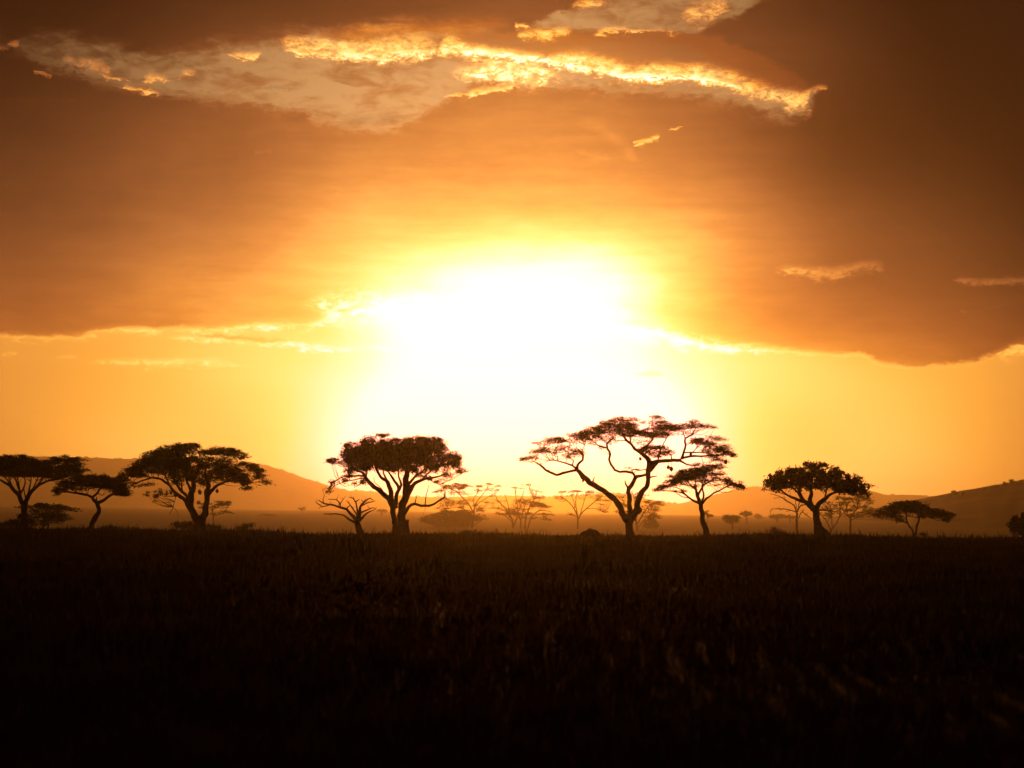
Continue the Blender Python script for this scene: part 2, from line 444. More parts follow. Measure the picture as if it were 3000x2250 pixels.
# brighter breaks in the deck on the right
def brk(L, pts, amt, soft=0.10):
    mk = band(W2, pts, soft)
    k = smooth(mk * 1.1 + (n_tex - 0.5) * 1.4 + (n_fine - 0.5) * 2.6, 0.0, 1.5) * smooth(mk, 0.0, 1.0) * 1.25
    return L + k * amt * 1.25


for pts, amt in [
    ([(2240, 790, -8), (2290, 792, 16), (2380, 800, 28), (2440, 804, 32), (2480, 790, 26), (2560, 778, 20), (2600, 790, -8)], 0.85),
    ([(2780, 812, -6), (2840, 818, 14), (2900, 824, 18), (2960, 822, 18), (3100, 826, 16)], 1.1),
    ([(2800, 908, -5), (2815, 909, 5), (2840, 912, -5)], 0.5),
    ([(2860, 912, -5), (2900, 905, 4), (2980, 890, -5)], 0.3),
    ([(2890, 1045, -8), (2930, 1028, 22), (3000, 1012, 34), (3100, 1000, 34)], 0.5),
    ([(2540, 368, -6), (2570, 365, 8), (2600, 385, -6)], 0.2),
]:
    L = brk(L, pts, amt)

L = nmin(L, LMAX)
# beyond the visible stretch, unseen sky is darkened so the ground stays dark
off = smooth(nabs(az_raw), 16.0, 45.0)
hi = smooth(el_raw, 15.0, 40.0)
L = L - off * 3.0 - hi * 2.0
L = nmax(L, -5.6)
Lr = N.math('POWER', 2.0, L)
rp_ = wt.nodes.new('ShaderNodeValToRGB')
t_ = (L - RAT[0][0]) / (RAT[-1][0] - RAT[0][0])
wt.links.new(t_.s, rp_.inputs[0])
el_ = rp_.color_ramp.elements
while len(el_) < len(RAT):
    el_.new(0.5)
for e_, r_ in zip(list(el_), RAT):
    e_.position = 0.5
for k_, r_ in enumerate(RAT):
    el_[k_].position = (r_[0] - RAT[0][0]) / (RAT[-1][0] - RAT[0][0])
    el_[k_].color = (r_[1], r_[2], 0, 1)
rs_ = wt.nodes.new('ShaderNodeSeparateColor')
wt.links.new(rp_.outputs[0], rs_.inputs[0])
wr, wg, wb = Lr, Lr * N(rs_.outputs[0]), Lr * N(rs_.outputs[1])
gr, gg, gb = Lr, Lr * 0.53, Lr * 0.20


def mixc(a, b):
    return a + (b - a) * SAT


cc = wt.nodes.new('ShaderNodeCombineColor')
for i, q in enumerate((mixc(wr, gr), mixc(wg, gg), mixc(wb, gb))):
    wt.links.new(q.s, cc.inputs[i])
bg = wt.nodes.new('ShaderNodeBackground')
wt.links.new(cc.outputs[0], bg.inputs['Color'])
bg.inputs['Strength'].default_value = 1.0
sky = wt.nodes.new('ShaderNodeTexSky')
sky.sky_type = 'NISHITA'
sky.sun_disc = False
sky.sun_elevation = math.radians(SUN_EL)
sky.sun_rotation = math.radians(SUN_AZ)
sky.dust_density = 6.0
sky.air_density = 2.0
tint = wt.nodes.new('ShaderNodeMix')
tint.data_type = 'RGBA'
tint.blend_type = 'MULTIPLY'
tint.inputs['Factor'].default_value = 1.0
wt.links.new(sky.outputs[0], tint.inputs['A'])
tint.inputs['B'].default_value = (0.02, 0.008, 0.002, 1.0)      # what the cloud and the dusty red air let through
bg2 = wt.nodes.new('ShaderNodeBackground')
wt.links.new(tint.outputs['Result'], bg2.inputs['Color'])
bg2.inputs['Strength'].default_value = 0.05
ad = wt.nodes.new('ShaderNodeAddShader')
wt.links.new(bg.outputs[0], ad.inputs[0])
wt.links.new(bg2.outputs[0], ad.inputs[1])
wo = wt.nodes.new('ShaderNodeOutputWorld')
wt.links.new(ad.outputs[0], wo.inputs['Surface'])

# ------------------------------------------------------------------ sun
sl = bpy.data.lights.new('sun', 'SUN')
sl.energy = SUN_E
sl.angle = math.radians(0.6)
sl.color = (1.0, 0.31, 0.025)
so = bpy.data.objects.new('sun', sl)
so.rotation_euler = (-sd).to_track_quat('-Z', 'Y').to_euler()
so.location = (0, 0, 60)
C.objects.link(so)


# ------------------------------------------------------------------ materials
def mat(name, c1, c2, scale, rough=0.9, transl=0.0, tcol=None, bump=0.0):
    mt = bpy.data.materials.new(name)
    mt.use_nodes = True
    t = mt.node_tree
    b = t.nodes['Principled BSDF']
    b.inputs['Roughness'].default_value = rough
    b.inputs['Specular IOR Level'].default_value = 0.1
    co = t.nodes.new('ShaderNodeTexCoord')
    nz = t.nodes.new('ShaderNodeTexNoise')
    nz.inputs['Scale'].default_value = scale
    nz.inputs['Detail'].default_value = 5.0
    t.links.new(co.outputs['Object'], nz.inputs['Vector'])
    rp = t.nodes.new('ShaderNodeValToRGB')
    rp.color_ramp.elements[0].position, rp.color_ramp.elements[1].position = 0.3, 0.7
    rp.color_ramp.elements[0].color = (*c1, 1)
    rp.color_ramp.elements[1].color = (*c2, 1)
    t.links.new(nz.outputs[0], rp.inputs[0])
    t.links.new(rp.outputs[0], b.inputs['Base Color'])
    if bump:
        bn = t.nodes.new('ShaderNodeBump')
        bn.inputs['Strength'].default_value = bump
        t.links.new(nz.outputs[0], bn.inputs['Height'])
        t.links.new(bn.outputs[0], b.inputs['Normal'])
    if transl:
        tr = t.nodes.new('ShaderNodeBsdfTranslucent')
        if tcol:
            tr.inputs['Color'].default_value = (*tcol, 1)
        else:
            t.links.new(rp.outputs[0], tr.inputs['Color'])
        mx = t.nodes.new('ShaderNodeMixShader')
        mx.inputs[0].default_value = transl
        t.links.new(b.outputs[0], mx.inputs[1])
        t.links.new(tr.outputs[0], mx.inputs[2])
        t.links.new(mx.outputs[0], t.nodes['Material Output'].inputs['Surface'])
    return mt


M_BARK = mat('bark', (0.035, 0.024, 0.016), (0.085, 0.06, 0.04), 6.0, bump=0.4)
M_LEAF = mat('acacia_leaf', (0.03, 0.036, 0.012), (0.06, 0.065, 0.024), 0.9, transl=0.12)
M_GRASS = mat('dry_grass', (0.017, 0.011, 0.004), (0.085, 0.054, 0.020), 0.22, transl=0.28)
M_SOIL = mat('savanna_soil', (0.03, 0.022, 0.012), (0.075, 0.055, 0.03), 0.15, bump=0.2)
M_HILL = mat('hill_scrub', (0.035, 0.03, 0.015), (0.08, 0.07, 0.035), 0.02)
M_MOUND = mat('mound_earth', (0.05, 0.032, 0.02), (0.11, 0.075, 0.045), 3.0, bump=0.4)
M_NEST = mat('nest_straw', (0.06, 0.042, 0.02), (0.13, 0.09, 0.045), 14.0, bump=0.4)


# ------------------------------------------------------------------ mesh helpers
class MB:
    def __init__(s):
        s.v, s.f, s.m = [], [], []
        s.q = []                              # (n,4,3) arrays of separate quads, material 0

    def add(s, verts, faces, mi=0):
        o = len(s.v)
        s.v.extend(verts)
        s.f.extend(tuple(i + o for i in f) for f in faces)
        s.m.extend([mi] * len(faces))

    def build(s, name, mats, parent=None, smooth_=False, loc=None):
        me = bpy.data.meshes.new(name)
        v = np.array([tuple(q) for q in s.v], float).reshape(-1, 3)
        ln = np.array([len(f) for f in s.f], np.int32)
        li = np.fromiter((i for f in s.f for i in f), np.int32)
        mi = np.array(s.m, np.int32)
        if s.q:
            q = np.concatenate(s.q).reshape(-1, 3)
            n = len(q) // 4
            li = np.concatenate([li, np.arange(n * 4, dtype=np.int32) + len(v)])
            ln = np.concatenate([ln, np.full(n, 4, np.int32)])
            mi = np.concatenate([mi, np.zeros(n, np.int32)])
            v = np.concatenate([v, q])
        me.vertices.add(len(v))
        me.vertices.foreach_set('co', v.reshape(-1))
        me.loops.add(len(li))
        me.loops.foreach_set('vertex_index', li)
        me.polygons.add(len(ln))
        me.polygons.foreach_set('loop_start', np.concatenate([[0], np.cumsum(ln)[:-1]]).astype(np.int32))
        me.update(calc_edges=True)
        for q in mats if isinstance(mats, (list, tuple)) else [mats]:
            me.materials.append(q)
        me.polygons.foreach_set('material_index', mi)
        me.polygons.foreach_set('use_smooth', np.full(len(ln), bool(smooth_)))
        me.update()
        o = bpy.data.objects.new(name, me)
        C.objects.link(o)
        if parent:
            o.parent = parent
        if loc is not None:
            o.location = loc
        return o


def catmull(pts, step):
    """pts: list of np arrays (x,y,z,r)"""
    pts = [np.array(p, float) for p in pts]
    if len(pts) < 2:
        return pts
    ext = [2 * pts[0] - pts[1]] + pts + [2 * pts[-1] - pts[-2]]
    out = []
    for i in range(1, len(ext) - 2):
        a, b, c, d = ext[i - 1:i + 3]
        n = max(1, int(np.linalg.norm((c - b)[:3]) / step))
        for k in range(n):
            t = k / n
            q = 0.5 * ((2 * b) + (-a + c) * t + (2 * a - 5 * b + 4 * c - d) * t * t + (-a + 3 * b - 3 * c + d) * t ** 3)
            q[3] = b[3] + (c[3] - b[3]) * t
            out.append(q)
    out.append(pts[-1])
    return out


def tube(mb, pts, sides=7, step=0.35, rough=0.13, mi=0):
    q = catmull(pts, step)
    n = len(q)
    if n < 2:
        return
    # small kinks, as in real wood
    ph = rng.uniform(0, 6.28, 4)
    for i in range(1, n - 1):
        r = q[i][3]
        q[i] = q[i].copy()
        q[i][:3] += np.array((math.sin(i * 1.7 + ph[0]) + 0.6 * math.sin(i * 0.83 + ph[1]), math.sin(i * 1.3 + ph[2]), 0.6 * math.sin(i * 1.9 + ph[3]))) * min(r * 0.28, 0.05)
    verts, faces = [], []
    for i, p in enumerate(q):
        t = q[min(i + 1, n - 1)][:3] - q[max(i - 1, 0)][:3]
        t = t / (np.linalg.norm(t) + 1e-9)
        a = np.cross(t, (0.0, 1.0, 0.13))
        a /= np.linalg.norm(a) + 1e-9
        b = np.cross(t, a)
        r = max(p[3], 0.008)
        for k in range(sides):
            an = 2 * math.pi * k / sides
            rr = r * (1 + rough * rng.uniform(-1, 1))
            verts.append(p[:3] + (a * math.cos(an) + b * math.sin(an)) * rr)
    for i in range(n - 1):
        for k in range(sides):
            k2 = (k + 1) % sides
            faces.append((i * sides + k, i * sides + k2, (i + 1) * sides + k2, (i + 1) * sides + k))
    faces.append(tuple(range(sides))[::-1])
    faces.append(tuple((n - 1) * sides + k for k in range(sides)))
    mb.add(verts, faces, mi)


def leaves(mb, c, ln, wd, flat, up_, mi=0):
    """c: (n,3) centres; diamond-shaped leaf sprays, tilted"""
    n = len(c)
    az = rng.uniform(0, 2 * math.pi, n)
    tl = rng.normal(up_, flat, n)
    d = np.stack([np.cos(az) * np.cos(tl), np.sin(az) * np.cos(tl), np.sin(tl)], 1)
    rr = rng.normal(0, 1, (n, 3))
    s = np.cross(d, rr)
    s /= np.linalg.norm(s, axis=1, keepdims=True) + 1e-9
    l = (ln * rng.uniform(0.6, 1.4, n))[:, None]
    w = (wd * rng.uniform(0.6, 1.4, n))[:, None]
    a = c - d * l * 0.5
    b = c + s * w * 0.5 + d * l * 0.08
    e = c + d * l * 0.5
    f = c - s * w * 0.5 + d * l * 0.08
    mb.q.append(np.stack([a, b, e, f], 1))


# ------------------------------------------------------------------ ground heights
def sst(x, a, b):
    t = np.clip((np.asarray(x, float) - a) / (b - a), 0, 1)
    return t * t * (3 - 2 * t)


def zg(x, y):
    x, y = np.asarray(x, float), np.asarray(y, float)
    yc = np.clip(y, -100, 210)
    near = -0.0025 * np.abs(yc) + 0.0090 * np.clip(x, 0, 90) * sst(y, 40, 190)
    near = near + 0.05 * np.sin(x * 0.31 + y * 0.05) * sst(y, 5, 40) + 0.07 * np.sin(x * 0.083 + 1.7 + y * 0.021) + 0.04 * np.sin(x * 0.9 + y * 0.33)
    near = near + (0.09 * np.sin(x * 0.19 + 2.2) + 0.07 * np.sin(x * 0.47 + y * 0.1)) * sst(y, 150, 200)
    plain = -5.5 + 3.7 * np.clip((y - 500) / 2500, 0, 1) + 0.25 * np.sin(x * 0.004 + 1.0) * sst(y, 400, 900)
    t = sst(y, 209, 420)
    far = np.clip((y - 6000) / 5000, 0, 1) * -4
    return near * (1 - t) + plain * t + far


# ------------------------------------------------------------------ things
def thing(name, label, cat, loc, group=None):
    o = bpy.data.objects.new(name, None)
    o.location = loc
    o.empty_display_size = 0.5
    C.objects.link(o)
    tag(o, label, cat, group)
    return o


def tag(o, label, cat, group=None):
    o['label'], o['category'] = label, cat
    if group:
        o['group'] = group
    return o


ZM = {'A': (0, 1250, 4.424), 'B': (340, 1250, 4.424), 'C': (900, 1240, 4.424), 'D': (1200, 1300, 4.424),
      'E': (1500, 1190, 3.16), 'F': (2100, 1300, 4.424), 'G': (2500, 1350, 4.424)}


def frame(zoom, Y):
    x0, y0, s = ZM[zoom]
    k = Y / F / s                            # metres per traced unit

    def loc(zx, zy, dep=0.0):
        w = P(x0 + zx / s, y0 + zy / s, Y)
        d = w - CAM
        d.z = 0
        d.normalize()
        return w + d * dep
    return loc, k


def tree(name, zoom, Y, label, cat='tree', group=None, trunk=(), limbs=(), stubs=(), clumps=(), style='acacia', leaf=(0.24, 0.07), dens=1.0,
         twig=1.6, twig_r=0.018, depth=0.9, crown_name='crown', sub=0.35, wob=0.0, single=False, thick=1.0):
    loc, k = frame(zoom, Y)
    if trunk:
        bx, by = trunk[0][0], trunk[0][1]
    else:
        bx, by = float(np.mean([c[0] for c in clumps])), max(c[1] + c[3] for c in clumps)
    b = loc(bx, by)
    zb = float(zg(b.x, b.y))
    base = Vector((b.x, b.y, zb))
    root = None if single else thing(name, label, cat, base, group)
    skel = []                                 # (local point, radius)

    def path(pts, dep0, slope, wobble):
        out, L_ = [], 0.0
        for i, p in enumerate(pts):
            if i:
                L_ += math.hypot(p[0] - pts[i - 1][0], p[1] - pts[i - 1][1]) * k
            w = loc(p[0], p[1], dep0 + slope * L_) - base
            out.append(np.array((w.x, w.y, w.z, p[2] * k * thick)))
        return out

    if trunk:
        tb = MB()
        tp = path(trunk, 0.0, 0.0, 0)
        if tp[0][2] > -0.1:                   # root the trunk in the ground
            t0 = tp[0].copy()
            t0[2] = -0.35
            t0[3] *= 1.18
            tp = [t0] + tp
        tube(tb, tp, sides=10, step=0.3, rough=0.09)
        for st in stubs:
            sp = path(st, 0.0, 0.0, 0)
            if sp[0][2] < 1.0:
                s0 = sp[0].copy()
                s0[2] = -0.3
                sp = [s0] + sp
            tube(tb, sp, sides=8, step=0.3)
        for q in catmull(tp, 0.4):
            skel.append(q)
    nl = len(limbs)
    lbs = []
    for i, lb in enumerate(limbs):
        sub_ = lb if isinstance(lb[0], list) else [lb]
        sl_ = (0.42 if i % 2 else -0.42) * (0.5 + 0.5 * rng.random()) if nl > 1 else 0.2
        lm = tb if single else MB()
        first = None
        for j, pt in enumerate(sub_):
            if j == 0:
                pp = path(pt, 0.0, sl_, wob)
                first = catmull(pp, 0.4)
            else:
                w0 = loc(pt[0][0], pt[0][1]) - base
                # start from the nearest point of the main limb, at its depth
                q = min(first, key=lambda a: (a[0] - w0.x) ** 2 + (a[2] - w0.z) ** 2)
                d0 = q[1] - w0.y
                pp = path(pt, d0, sl_ * rng.uniform(-1, 1.2), wob)
            tube(lm, pp, sides=7, step=0.3)
            if single:
                cq = catmull(pp, 0.25)
                for _ in range(max(2, len(cq) // 5)):
                    q0 = cq[rng.integers(len(cq) // 3, len(cq))]
                    dv = rng.normal(0, 1, 3) * np.array((1, 1, .7)) + np.array((0, 0, .55))
                    dv *= rng.uniform(.25, .7) * (Y / 200) ** .5 / np.linalg.norm(dv)
                    rr_ = min(q0[3] * .6, .03 * Y / 200)
                    tube(lm, [np.append(q0[:3], rr_), np.append(q0[:3] + dv * .5 + rng.normal(0, .05, 3), rr_ * .75), np.append(q0[:3] + dv, rr_ * .45)], sides=4, step=.3)
            skel.extend(catmull(pp, 0.4))
        lbs.append(lm)
    if single:
        o = tb.build(name, M_BARK, None, True, base)
        return tag(o, label, cat, group)
    if trunk:
        tb.build('trunk', M_BARK, root, True)
    for lm in lbs:
        lm.build('limb', M_BARK, root, True)
    if clumps:
        cb = MB()
        sk = np.array(skel) if skel else np.array([[0, 0, 0.1, 0.05]])
        xs = [abs((loc(c[0], c[1]) - base).x) for c in clumps]
        R = max(xs) + 0.5
        for c in clumps:
            cx, cy_, rx, ry = c[:4]
            rot = math.radians(c[4]) if len(c) > 4 else 0.0
            dn = (c[5] if len(c) > 5 else 1.0) * dens
            w = loc(cx, cy_) - base
            wc = np.array((w.x, w.y, w.z))
            dd = np.hypot(sk[:, 0] - wc[0], (sk[:, 2] - wc[2])) + np.where(sk[:, 2] > wc[2] + 0.3, 1.5, 0)
            j = int(np.argmin(dd))
            dep = sk[j, 1] * 1.0
            rxm, rym = rx * k * 1.04, ry * k * 1.16
            hd = min(max(rxm * depth, 0.7 * k / 0.0077), 0.75 * math.sqrt(max(R * R - wc[0] ** 2, 1.0)) + 0.4)
            area = math.pi * rxm * rym
            k1 = leaf[0] * leaf[1] * 0.42
            nleaf = max(8, int(area * dn * 4.6 / k1))
            nsub = max(4, int(area * 10.0 * (0.42 / sub) ** 2 * (0.4 + 0.6 * min(dn, 1.2))))
            # sub clusters over the ellipse
            a = rng.uniform(0, 2 * math.pi, nsub)
            r = np.sqrt(rng.uniform(0, 1, nsub))
            ex, ez = np.cos(a) * r * rxm * 0.95, np.sin(a) * r * rym * 0.92
            X = ex * math.cos(rot) + ez * math.sin(rot)
            Z = -ex * math.sin(rot) + ez * math.cos(rot)
            Dp = dep * 0.6 + rng.uniform(-1, 1, nsub) * hd * np.sqrt(np.clip(1 - r * r, 0.1, 1))
            sc_ = np.stack([wc[0] + X, wc[1] + Dp, wc[2] + Z], 1)
            idx = rng.integers(0, nsub, nleaf)
            if style == 'round':
                sp = np.array((sub * 0.42, sub * 0.42, sub * 0.40))
                pts = sc_[idx] + rng.normal(0, 1, (nleaf, 3)) * np.minimum(sp, [9, 9, max(rym * 0.4, 0.08)])
                leaves(cb, pts, leaf[0], leaf[1], 0.9, 0.0)
            elif style == 'spiky':
                pts = sc_[idx] + rng.normal(0, 1, (nleaf, 3)) * np.array((sub * .5, sub * .5, sub * .2))
                leaves(cb, pts, leaf[0], leaf[1], 0.45, 0.95)
            else:
                sp = np.array((sub * 0.75, sub * 0.75, sub * 0.26))
                pts = sc_[idx] + rng.normal(0, 1, (nleaf, 3)) * np.minimum(sp, [max(rxm * .35, .1), 9, max(rym * 0.38, 0.05)])
                pts[:, 2] += (np.abs(pts[:, 0] - sc_[idx][:, 0]) * -0.12)
                leaves(cb, pts, leaf[0], leaf[1], 0.38, 0.12)
            # twigs from the nearest branch
            nt = int(round(twig * (2 + min(area, 4) * 1.3)))
            src = sk[j]
            for q in range(nt):
                e = sc_[rng.integers(0, nsub)]
                near = np.argsort(np.linalg.norm(sk[:, :3] - e, axis=1) + np.where(sk[:, 2] > e[2] + 0.1, 1.2, 0))[:4]
                s0 = sk[near[rng.integers(0, len(near))]]
                dvec = e - s0[:3]
                ln_ = np.linalg.norm(dvec)
                if ln_ < 0.15 or ln_ > 3.4 * k / 0.0077:
                    continue
                mid_ = s0[:3] + dvec * 0.5 + rng.normal(0, 0.07, 3) * ln_ + np.array((0, 0, -0.08 * ln_))
                r0 = min(max(twig_r * (1 + 0.35 * ln_), twig_r), s0[3] * 0.8 + 0.006)
                tube(cb, [np.append(s0[:3], r0), np.append(mid_, r0 * 0.7), np.append(e, twig_r * 0.45)], sides=4, step=0.5, rough=0.1, mi=1)
        cb.build(crown_name, [M_LEAF, M_BARK], root)
    return root



#TREES-BEGIN
G_NEAR = 'trees standing along the grassy crest'
G_HAZE = 'hazy trees on the plain just beyond the crest'
G_FAR = 'tiny trees far off on the plain'

# --- far left, cut by the picture's edge
tree('umbrella_tree', 'A', 203, 'flat-topped dark tree with fan of branches, cut by the left edge of the photo', group=G_NEAR,
     trunk=[(310, 1330, 62), (312, 1240, 46), (315, 1150, 40), (320, 1060, 44), (316, 1000, 50)],
     limbs=[[[(305, 1010, 34), (265, 920, 29), (215, 860, 27), (150, 790, 22), (90, 740, 16), (0, 690, 12), (-90, 640, 8)], [(150, 790, 12), (100, 700, 9), (50, 640, 6)], [(215, 860, 14), (150, 760, 10), (110, 650, 7)]],
            [[(262, 880, 18), (230, 760, 12), (190, 650, 8)], [(255, 850, 12), (245, 740, 9), (215, 640, 6)]],
            [[(330, 1000, 34), (350, 930, 30), (390, 860, 26), (450, 800, 21), (540, 740, 16), (640, 700, 12), (770, 680, 8)], [(370, 880, 14), (390, 770, 10), (405, 650, 7)], [(400, 850, 14), (450, 760, 10), (490, 660, 7)], [(440, 810, 12), (520, 720, 9), (570, 660, 6)]],
            [[(270, 860, 14), (312, 790, 11), (325, 720, 9), (312, 640, 6)], [(330, 920, 9), (318, 850, 8), (300, 780, 6)]]],
     clumps=[(180, 430, 270, 55, 0, 1.1), (450, 470, 220, 55, 5, 1.1), (0, 480, 250, 80, 0, 1.1), (300, 540, 310, 90, 0, 1.2), (-150, 520, 200, 100, 0), (550, 550, 170, 85, 5, 1.1), (100, 600, 250, 45, 0), (400, 610, 230, 40, 0),
             (830, 430, 170, 50, -3, 1.1), (900, 480, 170, 50, 0), (1010, 420, 140, 18, 3, .9), (1050, 565, 120, 30, 10, .9), (850, 560, 190, 50, 0), (680, 610, 140, 55, 0), (940, 600, 150, 55, 0), (1080, 500, 60, 25, 10, .7), (730, 660, 120, 25, -5, .7)])
# --- small tree next to it
tree('umbrella_tree', 'A', 200, 'small umbrella-shaped tree with an S-bent trunk, beside the tree cut by the left edge', group=G_NEAR,
     trunk=[(1195, 1350, 38), (1188, 1260, 32), (1225, 1185, 36), (1285, 1110, 28), (1270, 1020, 28), (1248, 965, 26)],
     limbs=[[[(1255, 985, 24), (1190, 920, 20), (1130, 885, 16), (1000, 865, 13), (900, 848, 11), (810, 845, 7)], [(1000, 865, 8), (940, 820, 6), (860, 790, 4)]],
            [[(1190, 920, 17), (1260, 860, 14), (1310, 800, 12), (1400, 765, 8)], [(1260, 860, 8), (1330, 892, 4)], [(1310, 800, 8), (1250, 750, 6)]],
            [[(1262, 990, 24), (1330, 960, 20), (1410, 900, 18), (1460, 880, 14), (1560, 880, 10), (1640, 890, 6)], [(1440, 890, 10), (1500, 830, 8), (1560, 790, 5)]],
            [[(1252, 960, 10), (1250, 910, 6)]]],
     clumps=[(1270, 680, 200, 55, 0, 1.1), (1420, 720, 160, 60, 12, 1.1), (1560, 800, 125, 75, 25, 1.1), (1590, 855, 80, 45, 0), (1100, 700, 180, 65, 0, 1.1), (950, 715, 150, 60, -20, 1.1), (830, 785, 100, 55, -25), (755, 850, 50, 40, -40, .8), (1050, 775, 90, 45, 0), (1150, 770, 110, 40, 0, .9), (1330, 760, 110, 35, 0), (1500, 770, 100, 60, 10)])
# --- dark low spreading tree behind those two
tree('spreading_tree', 'A', 300, 'low dark wide tree, half hidden behind the trunk of the far left tree', group=G_HAZE, leaf=(.42, .14), sub=.6,
     trunk=[(560, 1330, 20), (570, 1230, 18), (590, 1150, 16), (600, 1090, 14)],
     limbs=[[(585, 1170, 13), (480, 1110, 10), (380, 1050, 6)], [(595, 1150, 13), (720, 1100, 10), (850, 1065, 6)]],
     clumps=[(500, 1015, 100, 22, -3, 1.1), (600, 1025, 150, 28, 0, 1.1), (700, 1040, 170, 26, 3, 1.1), (860, 1058, 140, 22, 6, 1), (330, 1035, 110, 14, -3, .8), (600, 1090, 200, 45, 0, .7), (560, 1180, 260, 70, 0, .8), (760, 1180, 150, 60, 0, .7)])
# --- broad tree, left
tree('broad_tree', 'B', 202, 'broad dark tree with a forked trunk and wide domed crown, before the left hill', group=G_NEAR,
     trunk=[(1085, 1310, 84), (1085, 1250, 76), (1080, 1190, 72), (1070, 1150, 60)],
     limbs=[[[(1050, 1210, 50), (1000, 1120, 48), (960, 1040, 46), (965, 950, 46), (985, 860, 38), (1000, 780, 32), (1000, 650, 24), (950, 500, 16), (900, 400, 10)], [(985, 860, 24), (940, 760, 18), (900, 640, 13), (860, 520, 8)], [(1000, 700, 18), (1060, 580, 13), (1090, 450, 8)]],
            [[(960, 1050, 38), (930, 1000, 32), (870, 930, 26), (780, 870, 22), (700, 770, 18), (600, 690, 16), (480, 658, 13), (330, 700, 10), (200, 755, 7)], [(700, 770, 12), (640, 640, 10), (560, 540, 7)], [(480, 658, 8), (380, 640, 6), (280, 660, 4)]],
            [[(960, 1000, 28), (920, 910, 24), (860, 840, 20), (790, 760, 16), (740, 640, 12), (700, 520, 8)], [(860, 840, 12), (850, 740, 9), (820, 640, 6)]],
            [[(1110, 1220, 56), (1150, 1130, 44), (1172, 1010, 36), (1178, 900, 36), (1188, 800, 34), (1200, 680, 26), (1300, 560, 18), (1450, 480, 12)], [(1195, 740, 20), (1160, 620, 15), (1170, 480, 9)], [(1300, 560, 10), (1290, 440, 8), (1330, 360, 5)]],
            [[(1185, 930, 28), (1225, 840, 25), (1320, 760, 19), (1450, 712, 14), (1600, 700, 10), (1780, 722, 7)], [(1450, 712, 9), (1560, 620, 7), (1660, 560, 5)]],
            [[(775, 900, 4), (740, 1040, 4), (690, 1140, 2.5)], [(740, 1040, 3.5), (790, 1090, 3), (810, 1170, 2)]]],
     clumps=[(150, 610, 140, 70, -25, 1.1), (300, 560, 170, 80, -15, 1.1), (330, 470, 170, 60, -20, 1.1), (480, 400, 170, 90, -12, 1.2), (600, 520, 180, 90, 0, 1.1), (700, 330, 220, 80, -8, 1.2), (900, 285, 180, 60, -3, 1.2), (1020, 255, 95, 38, 0, 1.1), (760, 440, 180, 90, 0, 1.1), (900, 400, 170, 75, 0, 1), (850, 570, 200, 80, 5, 1), (1000, 500, 180, 75, 0, 1), (1050, 640, 150, 75, 0, .9), (800, 670, 120, 65, 20, .9), (1150, 430, 140, 45, 0, 1), (1300, 308, 200, 42, 0, 1.2), (1180, 340, 130, 42, 0, .9), (1330, 420, 150, 36, 5, .8), (1450, 325, 180, 45, 8, 1.2), (1580, 355, 110, 35, 20, 1.1), (1250, 530, 190, 65, 0, 1), (1450, 510, 110, 30, 0, .9), (1500, 590, 210, 70, 10, 1), (1340, 640, 160, 65, 0, .9), (1600, 660, 160, 65, 15, 1), (1700, 745, 80, 60, 30, 1), (1760, 515, 140, 40, 15, 1), (1860, 590, 110, 45, 25, 1), (1920, 690, 110, 35, 25, .9), (1150, 720, 80, 55, 0, .8), (10, 700, 90, 55, -30, 1),
             (300, 750, 150, 28, -12, .45), (540, 870, 45, 45, 30, .35), (505, 935, 28, 55, 20, .6), (390, 880, 45, 22, -20, .6), (620, 830, 60, 35, 0, .4), (1620, 405, 100, 18, 5, .5)])
# --- faint tree behind it
tree('umbrella_tree', 'B', 620, 'faint small hazy tree seen through the forked trunk of the broad tree', group=G_HAZE, leaf=(.6, .16), sub=.7, twig_r=.03,
     trunk=[(1262, 1300, 9), (1258, 1150, 8), (1245, 1050, 7)], limbs=[[(1250, 1090, 6), (1180, 1040, 4), (1100, 1000, 3)], [(1250, 1080, 6), (1330, 1030, 4), (1390, 990, 3)], [(1256, 1160, 5), (1400, 1120, 3), (1480, 1110, 2)]],
     clumps=[(1080, 985, 30, 16, 0, .9), (1160, 1000, 100, 8, 3, .8), (1385, 978, 85, 24, 0, .9), (1310, 1008, 140, 12, 3, .8), (1350, 1040, 120, 12, 0, .6), (1450, 1105, 80, 12, 5, .6), (1100, 1045, 60, 10, 0, .6), (1380, 1010, 90, 14, 0, .7), (1300, 1120, 120, 12, 0, .25)])
